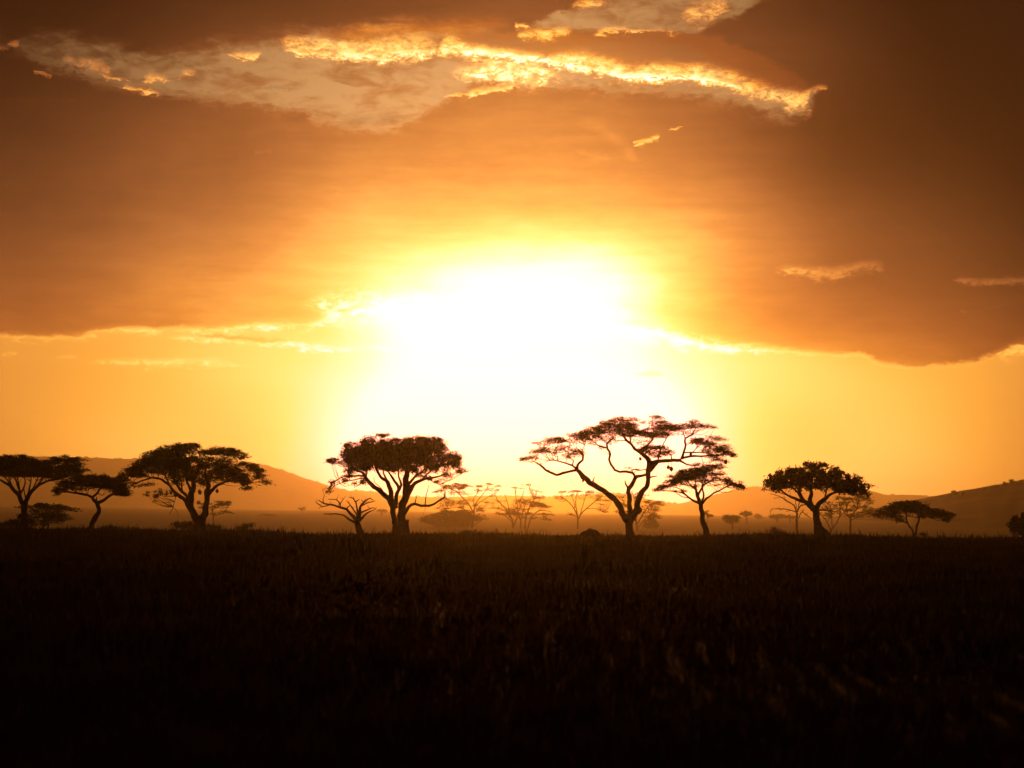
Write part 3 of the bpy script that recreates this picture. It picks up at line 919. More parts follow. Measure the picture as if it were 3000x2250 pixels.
# --- bare tree
tree('dead_tree', 'C', 198, 'bare leafless tree with crooked spreading branches, left of the dense bushy tree', group=G_NEAR, single=True,
     trunk=[(695, 1450, 50), (680, 1380, 44), (655, 1310, 38), (640, 1255, 30)],
     limbs=[[[(640, 1270, 25), (570, 1180, 20), (510, 1120, 17), (430, 1090, 14), (330, 1060, 12), (220, 1040, 9), (150, 1000, 5)], [(215, 1042, 7), (205, 990, 5), (222, 935, 3.5)], [(300, 1058, 7), (190, 1080, 6), (130, 1035, 5), (108, 1008, 3)], [(432, 1085, 10), (418, 1030, 8), (380, 992, 6), (275, 985, 4)], [(425, 1050, 7), (470, 980, 4)], [(510, 1120, 9), (530, 1080, 7), (565, 1065, 5), (600, 1100, 4)], [(490, 1110, 7), (460, 1085, 5), (430, 1090, 4)]],
            [[(652, 1240, 22), (650, 1110, 12), (630, 1020, 9), (590, 970, 6), (540, 955, 4)], [(632, 1020, 6), (680, 980, 4)], [(610, 990, 5), (600, 950, 3)], [(645, 1180, 10), (590, 1110, 8), (545, 1040, 6), (510, 1005, 4)]],
            [[(660, 1240, 25), (680, 1140, 19), (700, 1065, 15), (750, 1010, 11), (820, 972, 7), (862, 1000, 4)], [(705, 1070, 9), (770, 1035, 8), (850, 1018, 5), (890, 1008, 3)], [(690, 1160, 11), (780, 1120, 9), (850, 1095, 6), (895, 1105, 4)], [(735, 1030, 6), (700, 990, 4)]],
            [[(660, 1280, 20), (720, 1220, 15), (780, 1160, 10), (850, 1128, 6), (890, 1110, 4)]],
            [[(625, 1290, 18), (540, 1245, 14), (480, 1195, 11), (380, 1175, 8), (220, 1175, 5)]]])
# --- dense tree, centre left
tree('dense_tree', 'C', 201, 'dense bushy tree with several upright stems and a broken stump, right of the bare tree', group=G_NEAR, style='round', leaf=(.18, .10), sub=.5, dens=1.05,
     trunk=[(1205, 1450, 118), (1205, 1380, 104), (1200, 1320, 96), (1195, 1280, 88)],
     stubs=[[(1300, 1450, 30), (1298, 1350, 25), (1296, 1250, 25)]],
     limbs=[[[(1130, 1300, 38), (1118, 1200, 36), (1106, 1060, 38), (1090, 960, 32), (1072, 860, 30), (1050, 770, 26), (960, 700, 20), (900, 620, 14), (860, 480, 9)], [(1050, 770, 16), (1000, 680, 12), (980, 560, 8)]],
            [[(1100, 1070, 32), (1040, 965, 34), (960, 890, 33), (860, 820, 29), (800, 760, 26), (765, 700, 23), (735, 650, 17), (600, 580, 12), (520, 480, 7)], [(765, 690, 12), (770, 590, 9), (740, 460, 6)], [(1010, 930, 6), (960, 840, 5), (870, 760, 4), (862, 690, 3)]],
            [[(1150, 1100, 34), (1142, 1020, 30), (1150, 950, 27), (1190, 860, 23), (1160, 780, 20), (1110, 720, 16), (1060, 640, 12), (1060, 480, 8)], [(1190, 870, 18), (1222, 800, 17), (1190, 700, 12), (1180, 560, 8)]],
            [[(1225, 1320, 62), (1222, 1200, 54), (1232, 1100, 58), (1262, 1000, 52), (1285, 880, 50), (1286, 760, 46), (1290, 640, 34), (1300, 480, 20), (1290, 350, 10)], [(1300, 800, 22), (1400, 690, 16), (1520, 600, 11), (1600, 480, 7)]],
            [[(1285, 950, 38), (1335, 855, 33), (1400, 780, 27), (1480, 740, 20), (1600, 710, 14), (1730, 690, 9)], [(1480, 740, 12), (1600, 620, 9), (1740, 520, 6)], [(1560, 720, 9), (1640, 760, 7), (1720, 800, 4)]],
            [[(1262, 1170, 24), (1320, 1085, 21), (1390, 1045, 18), (1480, 1070, 18), (1570, 1068, 17), (1660, 1045, 15), (1710, 1000, 14), (1770, 960, 13), (1790, 890, 8)], [(1395, 1045, 9), (1422, 930, 4)], [(1525, 1068, 9), (1545, 930, 6), (1580, 780, 2.5)], [(1545, 1060, 3), (1500, 1190, 2)]],
            [[(745, 680, 14), (600, 682, 10), (480, 690, 8), (380, 740, 7), (285, 830, 5), (262, 900, 3)], [(720, 710, 9), (560, 742, 7), (420, 780, 5), (300, 850, 3)], [(735, 720, 7), (680, 790, 5), (610, 830, 3)]]],
     clumps=[(1020, 400, 270, 95, 0, .9), (580, 420, 140, 90, -10, .9), (700, 380, 150, 90, -10, 1), (1330, 405, 230, 100, 0, .9), (900, 330, 220, 120, 0, 1.2), (1150, 320, 220, 105, 0, 1.3), (1390, 310, 220, 115, 0, 1.3), (1050, 460, 260, 120, 0, 1.2), (1300, 480, 230, 120, 0, 1.1), (800, 460, 200, 120, 0, 1.1), (620, 480, 150, 110, 0, 1), (640, 320, 150, 60, -15, .9), (1550, 420, 200, 130, 0, 1), (1560, 280, 160, 75, 0, 1), (1680, 270, 105, 50, 10, .7), (1755, 390, 95, 75, 0, .65), (1620, 350, 110, 80, 0, .9), (1850, 490, 130, 85, 0, .95), (1950, 500, 65, 85, 0, .9), (1700, 560, 160, 75, 0, .8), (1930, 600, 75, 38, 0, .8), (1150, 590, 150, 55, 0, .8), (900, 580, 130, 50, 0, .8), (1500, 600, 150, 55, 0, .7), (560, 590, 100, 45, 0, .9), (690, 590, 100, 50, 0, .9),
             (360, 440, 110, 22, -20, .7), (270, 500, 100, 16, -15, .6), (500, 290, 90, 38, -25, .8), (960, 180, 110, 26, -10, .7), (1000, 155, 45, 12, 0, .5), (1250, 205, 120, 22, 0, .8), (1450, 200, 120, 22, 0, .8), (1640, 215, 100, 28, 0, .8), (430, 490, 110, 26, -10, .7), (500, 400, 80, 50, 0, .8), (1905, 420, 65, 42, 0, .7), (2058, 625, 24, 24, 0, .6),
             (480, 695, 150, 20, -8, .4), (380, 775, 130, 34, -25, .5), (650, 785, 120, 34, -20, .4), (290, 850, 60, 24, -45, .45), (1680, 700, 140, 28, 0, .45), (1850, 690, 55, 35, 0, .4), (1700, 775, 100, 22, 20, .3), (1500, 690, 120, 20, 0, .4)])
# --- hazy things beyond the crest, centre
tree('umbrella_tree', 'D', 810, 'hazy thin-stemmed umbrella tree right of the dense bushy tree', group=G_HAZE, leaf=(.7, .18), sub=1.0, twig_r=.03, dens=.75, thick=0.85,
     trunk=[(800, 1150, 15), (812, 1050, 14), (828, 940, 14), (834, 860, 12)],
     limbs=[[[(830, 900, 11), (770, 790, 10), (690, 705, 9), (620, 630, 8), (540, 590, 6)], [(690, 705, 6), (640, 640, 5), (640, 560, 3)], [(760, 780, 6), (600, 770, 5), (480, 720, 3)]],
            [[(836, 860, 11), (850, 790, 10), (900, 715, 8), (960, 640, 6), (1000, 580, 4)], [(842, 820, 7), (828, 730, 6), (880, 630, 4)], [(850, 800, 7), (940, 740, 6), (1035, 680, 4)]],
            [[(826, 940, 8), (720, 860, 6), (600, 820, 5), (450, 850, 3)], [(720, 860, 4), (640, 790, 3)]],
            [[(832, 900, 7), (900, 850, 5), (970, 840, 3)]]],
     clumps=[(560, 560, 150, 30, 0, 1.2), (400, 600, 90, 18, -15, 1), (640, 525, 120, 12, 0, .9), (760, 545, 100, 13, 5, .9), (900, 545, 90, 11, 0, .8), (1060, 515, 70, 11, 0, .8), (1150, 545, 60, 9, 3, .6), (880, 600, 70, 13, 0, .6), (1130, 600, 60, 9, 0, .5), (640, 640, 160, 26, 0, .35), (480, 760, 110, 50, 0, .4), (620, 780, 130, 45, 0, .35), (900, 820, 80, 26, 5, .5), (940, 860, 60, 26, 0, .5), (760, 740, 120, 26, 0, .3), (1020, 760, 50, 16, 0, .4), (430, 840, 80, 26, 0, .4)])
tree('bushy_shrub', 'D', 830, 'low wide hazy bush leaning left, in front of the thin-stemmed umbrella tree', 'shrub', group=G_HAZE, leaf=(.75, .26), sub=1.1, twig_r=.03, dens=.8,
     trunk=[(700, 1160, 14), (690, 1100, 13), (670, 1050, 11)], limbs=[[(690, 1110, 11), (560, 1105, 10), (440, 1095, 9), (330, 1060, 7), (220, 1000, 4)], [(675, 1070, 10), (580, 1000, 8), (480, 930, 5)]],
     clumps=[(500, 920, 150, 55, 0, 1.1), (650, 950, 170, 85, 0, 1.1), (300, 970, 150, 50, -5, 1), (450, 1000, 180, 55, 0, .9), (760, 940, 120, 75, 0, .9), (890, 950, 100, 38, 0, .7), (235, 990, 75, 42, 0, .9), (600, 1045, 200, 55, 0, .7), (420, 1050, 150, 40, 0, .5)])
tree('umbrella_tree', 'D', 820, 'hazy many-stemmed tree with a sparse wide crown, below the brightest sky', group=G_HAZE, leaf=(.7, .18), sub=1.0, twig_r=.03, dens=.75, thick=0.85,
     trunk=[(1440, 1160, 26), (1440, 1130, 24), (1440, 1110, 20)],
     limbs=[[[(1345, 1160, 14), (1335, 1000, 13), (1292, 920, 12), (1240, 840, 9), (1150, 740, 7), (1100, 650, 4)], [(1300, 930, 7), (1272, 780, 6), (1230, 650, 4)], [(1345, 1080, 9), (1400, 930, 7), (1440, 800, 5)]],
            [[(1432, 1150, 12), (1442, 1000, 11), (1402, 900, 9), (1392, 780, 7), (1370, 640, 4)], [(1442, 1000, 7), (1480, 850, 6), (1520, 740, 4)]],
            [[(1490, 1155, 13), (1500, 1000, 12), (1522, 900, 10), (1590, 760, 8), (1630, 690, 5)], [(1520, 910, 7), (1450, 830, 5), (1420, 740, 4)], [(1560, 820, 6), (1660, 760, 4)]],
            [[(1520, 1150, 12), (1552, 1020, 11), (1602, 920, 9), (1700, 865, 7), (1850, 885, 4)], [(1595, 930, 6), (1740, 912, 5), (1890, 932, 3)], [(1570, 980, 6), (1700, 960, 4), (1850, 985, 2.5)]],
            [[(1330, 1010, 7), (1230, 930, 5), (1090, 900, 3)], [(1310, 960, 5), (1200, 850, 4), (1060, 830, 2.5)]]],
     clumps=[(1420, 895, 170, 34, 0, .8), (1480, 800, 150, 60, 0, .4), (1400, 725, 100, 16, 0, .45), (1560, 740, 100, 26, -20, .55), (1650, 790, 120, 26, 12, 1), (1760, 795, 110, 24, 14, 1), (1530, 530, 90, 8, 5, .6), (1640, 600, 90, 15, 15, .35), (1700, 680, 80, 30, 0, .3), (1400, 560, 150, 14, 0, .25), (1220, 830, 100, 30, 0, .3), (1170, 740, 90, 14, 0, .3), (1150, 900, 120, 14, 0, .4), (1760, 910, 140, 15, 6, .5), (1810, 980, 110, 11, 5, .4), (1620, 955, 180, 15, 0, .4), (1080, 760, 80, 10, 0, .35), (1350, 860, 100, 32, 0, .5), (1080, 835, 90, 9, 0, .4)])
tree('umbrella_tree', 'E', 830, 'hazy slender flat-topped tree standing between the mound and the many-stemmed tree', group=G_HAZE, leaf=(.65, .16), sub=.95, twig_r=.03, dens=.75, thick=0.85,
     trunk=[(605, 1160, 10), (610, 1060, 9), (604, 1000, 8)],
     limbs=[[[(605, 1010, 7), (565, 935, 6), (505, 870, 5), (450, 835, 3)], [(580, 960, 5), (575, 890, 4), (540, 815, 2.5)]],
            [[(605, 1000, 7), (590, 900, 5), (600, 800, 3)]],
            [[(610, 1050, 7), (650, 985, 6), (740, 905, 5), (800, 860, 3)], [(630, 1010, 5), (662, 900, 4), (690, 805, 3)], [(690, 950, 4), (780, 950, 3), (850, 985, 2)]],
            [[(608, 1030, 4), (560, 1000, 3), (500, 975, 2)]]],
     clumps=[(540, 788, 100, 7, -5, .9), (660, 785, 100, 7, 3, .8), (760, 800, 80, 7, 5, .7), (445, 798, 40, 6, 0, .5), (850, 860, 90, 8, 5, .45), (800, 830, 80, 12, 0, .3), (850, 910, 60, 8, 10, .3), (840, 970, 45, 14, 20, .25), (425, 850, 60, 16, 0, .3), (900, 872, 40, 7, 0, .5), (560, 1000, 60, 8, 0, .25), (640, 830, 120, 20, 0, .12)])
# --- the big tree
tree('giant_tree', 'E', 200, 'tallest tree, with twisting bare limbs and layered crown against the white glow', group=G_NEAR, leaf=(.21, .055), dens=.82,
     trunk=[(1092, 1215, 46), (1088, 1150, 37), (1086, 1095, 36), (1086, 1050, 44), (1090, 1015, 46)],
     limbs=[[[(1068, 1060, 36), (1022, 985, 30), (985, 910, 28), (930, 840, 28), (860, 795, 27), (790, 750, 26), (720, 708, 27), (660, 655, 25), (600, 592, 17)], [(602, 598, 13), (540, 606, 12), (470, 625, 12), (415, 640, 12), (340, 612, 11), (290, 575, 10), (250, 545, 8), (205, 520, 4)], [(602, 585, 15), (610, 545, 12), (655, 505, 12), (657, 460, 11), (640, 435, 8), (600, 400, 4)], [(598, 585, 12), (560, 552, 10), (500, 535, 8), (430, 512, 6), (350, 502, 3)], [(560, 552, 7), (572, 510, 6), (520, 470, 4), (510, 430, 3)], [(656, 465, 6), (652, 420, 4), (670, 365, 2.5)], [(425, 510, 5), (425, 480, 4), (410, 450, 3)], [(750, 712, 10), (752, 685, 6), (765, 655, 3)], [(668, 672, 14), (652, 704, 9)], [(335, 608, 6), (342, 590, 5)]],
            [[(1092, 1030, 28), (1087, 900, 23), (1085, 770, 21), (1105, 728, 21), (1140, 670, 19), (1152, 652, 16), (1200, 640, 14), (1248, 628, 12)], [(1145, 660, 14), (1122, 620, 13), (1060, 602, 12), (1000, 606, 12), (950, 585, 12), (915, 540, 12), (900, 490, 11), (912, 440, 11), (886, 390, 11), (880, 340, 10), (910, 310, 8), (945, 285, 4)], [(880, 378, 8), (820, 372, 7), (775, 340, 5), (740, 300, 3)], [(1072, 752, 11), (1050, 720, 8), (1045, 685, 4)], [(1120, 620, 7), (1110, 590, 6), (1150, 580, 6), (1180, 592, 5), (1240, 580, 4)], [(885, 345, 6), (840, 310, 4), (800, 280, 3)]],
            [[(1112, 1040, 40), (1160, 945, 30), (1175, 850, 27), (1200, 800, 25), (1240, 750, 23), (1265, 700, 21), (1256, 630, 21), (1268, 570, 25), (1275, 510, 27)], [(1168, 985, 20), (1186, 965, 16), (1192, 945, 8)], [(1270, 665, 9), (1300, 655, 7), (1345, 648, 3.5)]],
            [[(1272, 505, 25), (1222, 452, 19), (1160, 410, 16), (1100, 350, 13), (1040, 290, 11), (1020, 250, 9), (990, 180, 5)], [(1165, 412, 11), (1230, 382, 10), (1300, 310, 8), (1312, 240, 6)], [(1060, 318, 6), (960, 320, 4)], [(1100, 350, 7), (1090, 270, 5), (1100, 180, 3)], [(1225, 450, 8), (1290, 400, 6), (1380, 390, 4)]],
            [[(1278, 560, 26), (1300, 525, 23), (1345, 515, 19), (1420, 505, 17), (1500, 505, 16), (1565, 498, 16)], [(1570, 490, 15), (1590, 430, 11), (1606, 360, 10), (1606, 300, 9), (1660, 268, 7), (1705, 195, 5)], [(1572, 482, 12), (1650, 466, 10), (1750, 465, 9), (1850, 460, 7), (1960, 460, 4)], [(1598, 432, 7), (1700, 430, 6), (1800, 438, 4)], [(1560, 508, 11), (1620, 540, 7), (1710, 552, 4)], [(1480, 495, 7), (1470, 450, 5), (1400, 420, 4)], [(1476, 452, 5), (1512, 430, 2.5)], [(1350, 510, 8), (1375, 400, 6), (1430, 300, 4), (1460, 220, 3)], [(1606, 310, 5), (1580, 240, 4), (1540, 200, 3)], [(1640, 470, 5), (1720, 380, 4), (1780, 340, 3)], [(1755, 465, 3), (1765, 520, 2.5), (1785, 545, 2)]],
            [[(1278, 600, 16), (1310, 560, 15), (1345, 525, 12)]]],
     clumps=[(150, 480, 62, 28, -20, 1), (240, 430, 90, 30, -20, .85), (340, 330, 120, 26, -10, .9), (440, 318, 90, 24, 5, .95), (380, 410, 100, 26, 0, .6), (215, 345, 42, 7, 0, .5), (590, 440, 68, 30, 10, .95), (520, 470, 70, 34, 0, .5), (620, 300, 110, 40, -15, .9), (540, 280, 45, 17, 0, .6), (700, 270, 110, 46, -10, 1), (760, 220, 100, 36, -10, 1), (480, 380, 100, 22, 0, .5), (880, 190, 95, 62, -15, 1.05), (990, 180, 120, 64, 0, 1.2), (1010, 108, 60, 20, 0, .8), (1090, 150, 90, 44, 0, .95), (860, 280, 105, 30, 0, .5), (760, 330, 60, 24, 0, .3), (850, 390, 42, 10, 0, .3), (930, 320, 50, 34, 0, .35), (1050, 240, 120, 36, 0, 1), (1110, 205, 60, 36, 0, .9), (1180, 250, 95, 28, 5, 1), (1290, 240, 130, 40, 0, 1.3), (1370, 170, 90, 40, 10, 1.15), (1310, 108, 62, 18, 0, .9), (1210, 145, 42, 10, 0, .6), (1440, 200, 100, 36, 0, 1.1), (1530, 190, 80, 26, 0, .95), (1610, 190, 85, 26, 0, .85), (1700, 160, 65, 30, 0, .8), (1790, 182, 70, 20, 8, .9), (1845, 195, 30, 10, 0, .6), (1350, 260, 100, 34, 0, .8), (1240, 390, 62, 32, 0, 1), (1290, 400, 90, 36, 0, .8), (1380, 410, 90, 38, 5, .75), (1440, 440, 65, 20, 0, .75), (1320, 450, 60, 26, 0, .7), (1200, 320, 80, 24, 0, .35), (1640, 260, 62, 20, 0, .3), (1700, 330, 90, 26, 0, 1), (1790, 340, 95, 30, 10, 1.05), (1870, 380, 90, 30, 15, 1.05), (1960, 420, 80, 34, 20, 1), (2020, 440, 48, 25, 30, 1), (1850, 290, 100, 20, 15, .5), (1920, 310, 60, 15, 10, .45), (1880, 470, 88, 22, 10, .8), (1930, 500, 70, 20, 0, .7), (1700, 540, 80, 12, 0, .4), (1480, 250, 80, 24, 0, .6), (1080, 575, 32, 9, 0, .45), (1140, 580, 36, 10, 0, .45), (1960, 370, 70, 20, 10, .5), (1800, 420, 90, 14, 5, .5), (1640, 540, 60, 10, 0, .35)])
# --- hazy trees behind the big trunk
tree('umbrella_tree', 'E', 790, 'hazy thin tree with drooping sprays, half hidden behind the trunk of the tallest tree', group=G_HAZE, leaf=(.65, .16), sub=.95, twig_r=.03, dens=.75, thick=0.85,
     trunk=[(1165, 1170, 12), (1150, 1090, 11), (1150, 1060, 9)],
     limbs=[[(1155, 1100, 8), (1195, 1030, 7), (1240, 955, 5), (1290, 895, 3)], [(1168, 1120, 7), (1215, 1060, 5), (1290, 1000, 3)], [(1150, 1070, 7), (1080, 960, 5), (1020, 860, 3)], [(1152, 1060, 6), (1140, 920, 5), (1120, 810, 3)]],
     clumps=[(1300, 890, 90, 16, 5, .75), (1370, 898, 38, 22, 20, .6), (1260, 938, 110, 20, 0, .5), (1260, 1000, 110, 24, 5, .6), (1310, 1030, 55, 14, 0, .7), (1100, 810, 100, 14, 0, .4), (1000, 830, 90, 18, 0, .35), (1020, 900, 70, 30, 0, .4), (1200, 830, 80, 14, 0, .3), (1010, 960, 60, 30, 0, .35), (1330, 950, 50, 18, 10, .5)])
tree('bushy_shrub', 'E', 900, 'faint rounded bush low in the haze, right of the trunk of the tallest tree', 'shrub', group=G_HAZE, leaf=(.8, .3), sub=1.1, twig_r=.05,
     trunk=[(1285, 1165, 8), (1285, 1120, 7), (1285, 1090, 6)], clumps=[(1285, 1068, 55, 32, 0, 1), (1265, 1100, 40, 30, 0, .8), (1305, 1100, 40, 30, 0, .8)])
# --- small umbrella tree right of it
tree('umbrella_tree', 'E', 202, 'slim umbrella tree with a leaning trunk, under the right end of the tallest tree', group=G_NEAR, leaf=(.23, .065),
     trunk=[(1806, 1205, 34), (1786, 1120, 26), (1766, 1040, 23), (1752, 950, 21), (1742, 885, 20)],
     limbs=[[[(1742, 905, 14), (1692, 880, 11), (1640, 850, 9), (1600, 812, 8), (1540, 795, 6), (1400, 780, 4)], [(1600, 812, 6), (1560, 770, 5), (1480, 740, 3)], [(1640, 850, 5), (1580, 840, 4), (1500, 790, 3)]],
            [[(1740, 895, 18), (1717, 830, 15), (1702, 770, 12), (1660, 740, 9), (1620, 680, 6)], [(1702, 770, 8), (1700, 700, 6), (1690, 640, 4)], [(1660, 740, 6), (1560, 720, 4)]],
            [[(1722, 838, 12), (1742, 780, 10), (1780, 730, 8), (1860, 685, 5)], [(1760, 755, 7), (1765, 690, 5), (1800, 620, 4)]],
            [[(1756, 910, 11), (1772, 830, 9), (1766, 750, 7), (1780, 700, 4)]],
            [[(1762, 900, 11), (1820, 840, 9), (1900, 790, 8), (1980, 750, 6), (2030, 732, 4)]]],
     clumps=[(1650, 620, 190, 40, -12, 1.3), (1800, 580, 150, 26, -8, 1.2), (1900, 553, 72, 17, -5, 1), (1600, 660, 120, 36, -15, 1.1), (1480, 700, 130, 26, -25, 1.2), (1370, 748, 72, 22, -30, 1.1), (1700, 655, 120, 32, 0, 1), (1830, 635, 120, 20, 0, .8), (1930, 618, 62, 11, 0, .7), (1800, 690, 95, 20, 0, .55), (1950, 682, 90, 20, 15, 1), (2050, 712, 88, 26, 20, 1.3), (2108, 750, 34, 22, 30, 1.1), (1550, 715, 90, 20, -10, .4), (1490, 775, 120, 11, 5, .35), (1880, 730, 70, 14, 0, .4), (1650, 730, 80, 20, 0, .4)])
# --- dense round tree right
tree('dense_tree', 'F', 201, 'dense rounded dark tree with knobbly crown and thick trunk, in the right third', group=G_NEAR, style='round', leaf=(.24, .16), sub=.42,
     trunk=[(1345, 1190, 92), (1318, 1120, 58), (1296, 1000, 45), (1284, 890, 44), (1255, 810, 46)],
     stubs=[[(1440, 1200, 40), (1405, 1150, 34), (1345, 1080, 30)]],
     limbs=[[[(1250, 850, 38), (1170, 772, 29), (1112, 720, 26), (1080, 650, 25), (1070, 560, 18), (1100, 450, 10)], [(1130, 750, 22), (1040, 720, 20), (960, 690, 16), (880, 640, 12), (770, 560, 8)], [(1080, 660, 12), (980, 560, 9), (900, 450, 6)]],
            [[(1240, 830, 34), (1216, 720, 29), (1226, 640, 25), (1222, 540, 18), (1240, 380, 9)]],
            [[(1275, 860, 38), (1330, 772, 31), (1390, 720, 27), (1460, 670, 21), (1540, 630, 15), (1680, 560, 9)], [(1400, 712, 14), (1420, 600, 11), (1440, 450, 7)]],
            [[(1300, 860, 14), (1400, 860, 10), (1540, 882, 5)]]],
     clumps=[(770, 495, 120, 85, 0, 1.1), (685, 455, 42, 36, 0, 1), (665, 535, 45, 48, 0, 1), (900, 450, 160, 95, 0, 1.2), (1050, 420, 160, 100, 0, 1.2), (1190, 345, 120, 68, 0, 1), (1190, 275, 40, 30, 0, 1.1), (1330, 325, 130, 60, 0, 1), (1375, 280, 50, 24, 0, 1.1), (1265, 272, 40, 18, 0, .9), (1250, 480, 180, 80, 0, 1.1), (1450, 420, 160, 90, 0, 1.1), (1420, 540, 150, 60, 0, 1), (1560, 470, 150, 90, 0, 1.2), (1650, 550, 170, 80, 0, 1.2), (1800, 560, 130, 80, 0, 1.2), (1900, 605, 80, 45, 15, 1.1), (1780, 470, 55, 36, 0, 1), (1825, 445, 22, 16, 0, 1), (1940, 545, 26, 22, 0, .9), (1990, 540, 18, 14, 0, .8), (622, 592, 20, 16, 0, 1), (850, 560, 170, 42, 0, 1), (1080, 545, 170, 52, 0, 1), (1750, 622, 150, 30, 0, 1), (1470, 305, 25, 18, 0, .8), (950, 335, 30, 18, 0, .9), (1040, 320, 26, 16, 0, .9), (800, 410, 26, 16, 0, .9), (1560, 370, 60, 30, 25, .9), (1525, 312, 8, 8, 0, .6)])
# --- hazy trees around it
tree('bare_tree', 'F', 560, 'thin hazy bare tree left of and behind the dense rounded tree', group=G_HAZE, single=True, thick=0.85,
     trunk=[(1040, 1185, 20), (1036, 1050, 19), (1040, 900, 17)],
     limbs=[[[(1040, 910, 13), (1000, 800, 11), (900, 740, 8), (830, 690, 6), (700, 650, 4)], [(900, 740, 5), (850, 700, 4), (740, 710, 3)], [(1000, 800, 6), (900, 730, 4), (870, 680, 3)]],
            [[(1040, 890, 10), (960, 862, 8), (860, 845, 7), (710, 850, 5), (695, 910, 3)], [(860, 845, 4), (800, 860, 3)], [(960, 862, 4), (900, 880, 3)]],
            [[(1044, 880, 12), (1082, 810, 10), (1140, 790, 8), (1190, 800, 6)], [(1060, 850, 8), (1062, 780, 6), (1095, 715, 4)], [(1045, 860, 6), (1020, 760, 5), (1030, 690, 3)]],
            [[(1062, 960, 9), (1100, 890, 7), (1160, 920, 6), (1215, 965, 4)], [(1100, 890, 5), (1130, 850, 4)]]])
tree('umbrella_tree', 'F', 600, 'hazy tree with flat layers of foliage, right behind the dense rounded tree', group=G_HAZE, leaf=(.62, .17), sub=.9, twig_r=.03, dens=.8,
     trunk=[(1728, 1185, 13), (1732, 1050, 12), (1735, 950, 11)],
     limbs=[[[(1735, 960, 10), (1770, 900, 9), (1815, 840, 7), (1835, 740, 5)], [(1800, 860, 5), (1900, 810, 4)]], [[(1733, 970, 8), (1650, 880, 6), (1600, 790, 4)], [(1690, 920, 5), (1680, 800, 3)]], [[(1734, 990, 6), (1850, 940, 4), (1960, 905, 3)]]],
     clumps=[(1850, 690, 140, 20, 8, .75), (1950, 728, 72, 16, 15, .65), (1740, 700, 110, 20, 0, .5), (1750, 760, 140, 20, 0, .4), (1900, 820, 140, 20, 5, .5), (1800, 850, 180, 22, 0, .35), (1950, 900, 110, 20, 10, .5), (1860, 930, 140, 22, 0, .4), (1980, 760, 50, 14, 10, .5), (1960, 850, 90, 16, 10, .5)])
tree('umbrella_tree', 'F', 640, 'hazy many-branched tree directly behind the trunk of the dense rounded tree', group=G_HAZE, leaf=(.62, .17), sub=.9, twig_r=.03, dens=.8,
     trunk=[(1470, 1180, 14), (1490, 1110, 12), (1530, 1060, 10)],
     limbs=[[[(1530, 1065, 8), (1570, 990, 7), (1600, 890, 6), (1590, 760, 4)], [(1580, 960, 5), (1660, 880, 3)]], [[(1485, 1120, 8), (1440, 1040, 6), (1400, 960, 4)], [(1430, 1020, 4), (1480, 940, 3)]], [(1500, 1100, 7), (1490, 1000, 5), (1495, 860, 3)]],
     clumps=[(1620, 712, 110, 24, 0, .75), (1420, 765, 100, 24, 0, .45), (1450, 830, 120, 24, 0, .45), (1500, 905, 150, 30, 0, .35), (1560, 780, 110, 20, 0, .4), (1400, 920, 90, 26, 0, .4), (1600, 850, 90, 20, 0, .35)])
tree('umbrella_tree', 'G', 300, 'wide low umbrella tree with two thin stems, at the foot of the right hill', group=G_NEAR, leaf=(.4, .13), sub=.55, twig_r=.022,
     trunk=[(795, 980, 20), (790, 960, 16), (785, 940, 14)],
     limbs=[[[(785, 950, 14), (758, 890, 13), (700, 805, 12), (690, 740, 10), (685, 660, 7)], [(705, 810, 8), (600, 772, 6), (480, 715, 4)], [(692, 715, 6), (760, 722, 5), (830, 742, 3)]],
            [[(808, 960, 14), (824, 850, 13), (848, 770, 12), (872, 690, 8), (940, 620, 5)], [(860, 730, 7), (960, 700, 5), (1080, 680, 3)]]],
     clumps=[(560, 580, 150, 45, -10, 1.2), (680, 565, 200, 38, 0, 1.3), (820, 580, 150, 40, 8, 1.2), (950, 640, 150, 50, 15, 1.2), (1080, 670, 130, 40, 10, 1.2), (1200, 695, 110, 28, 8, 1.2), (1285, 700, 48, 25, 10, 1), (1200, 755, 58, 30, 0, 1), (480, 640, 90, 55, 0, 1), (550, 695, 100, 46, 0, .9), (600, 770, 80, 22, 0, .6), (750, 635, 180, 28, 0, 1), (900, 715, 60, 34, 0, .7), (350, 690, 85, 52, 0, .9), (1060, 725, 120, 22, 8, .6)])
tree('bushy_shrub', 'G', 215, 'dark leafy bush at the right edge of the photo', 'shrub', group=G_NEAR, style='round', leaf=(.24, .14),
     trunk=[(2200, 980, 20), (2200, 930, 18), (2205, 880, 14)], limbs=[[(2200, 920, 12), (2130, 850, 8), (2070, 790, 5)], [(2205, 900, 12), (2260, 800, 8), (2300, 720, 5)]],
     clumps=[(2180, 780, 100, 70, 0, 1.1), (2080, 810, 62, 45, 0, 1), (2200, 700, 55, 26, 0, 1), (2300, 740, 110, 80, 0, 1.1), (2250, 860, 150, 70, 0, 1.1), (2120, 880, 90, 60, 0, 1), (2040, 860, 36, 40, 0, .8), (2400, 820, 100, 80, 0, 1)])
# --- far, tiny
def small(name, zoom, Y, label, crown, base, cat='tree', st='acacia', grp=G_FAR, d=1.1):
    cx = sum(c[0] for c in crown) / len(crown)
    ty = max(c[1] for c in crown)
    s = max(c[2] for c in crown) * .09
    tree(name, zoom, Y, label, cat, group=grp, style=st, leaf=(.0011 * Y * .55, .0004 * Y * .9), sub=.0018 * Y * .5, twig_r=.00006 * Y, dens=d,
         trunk=[(base[0], base[1], s * 1.2), ((base[0] * 2 + cx) / 3, (base[1] * 2 + ty) / 3, s), ((base[0] + cx) / 2, ty, s * .8)], clumps=crown)


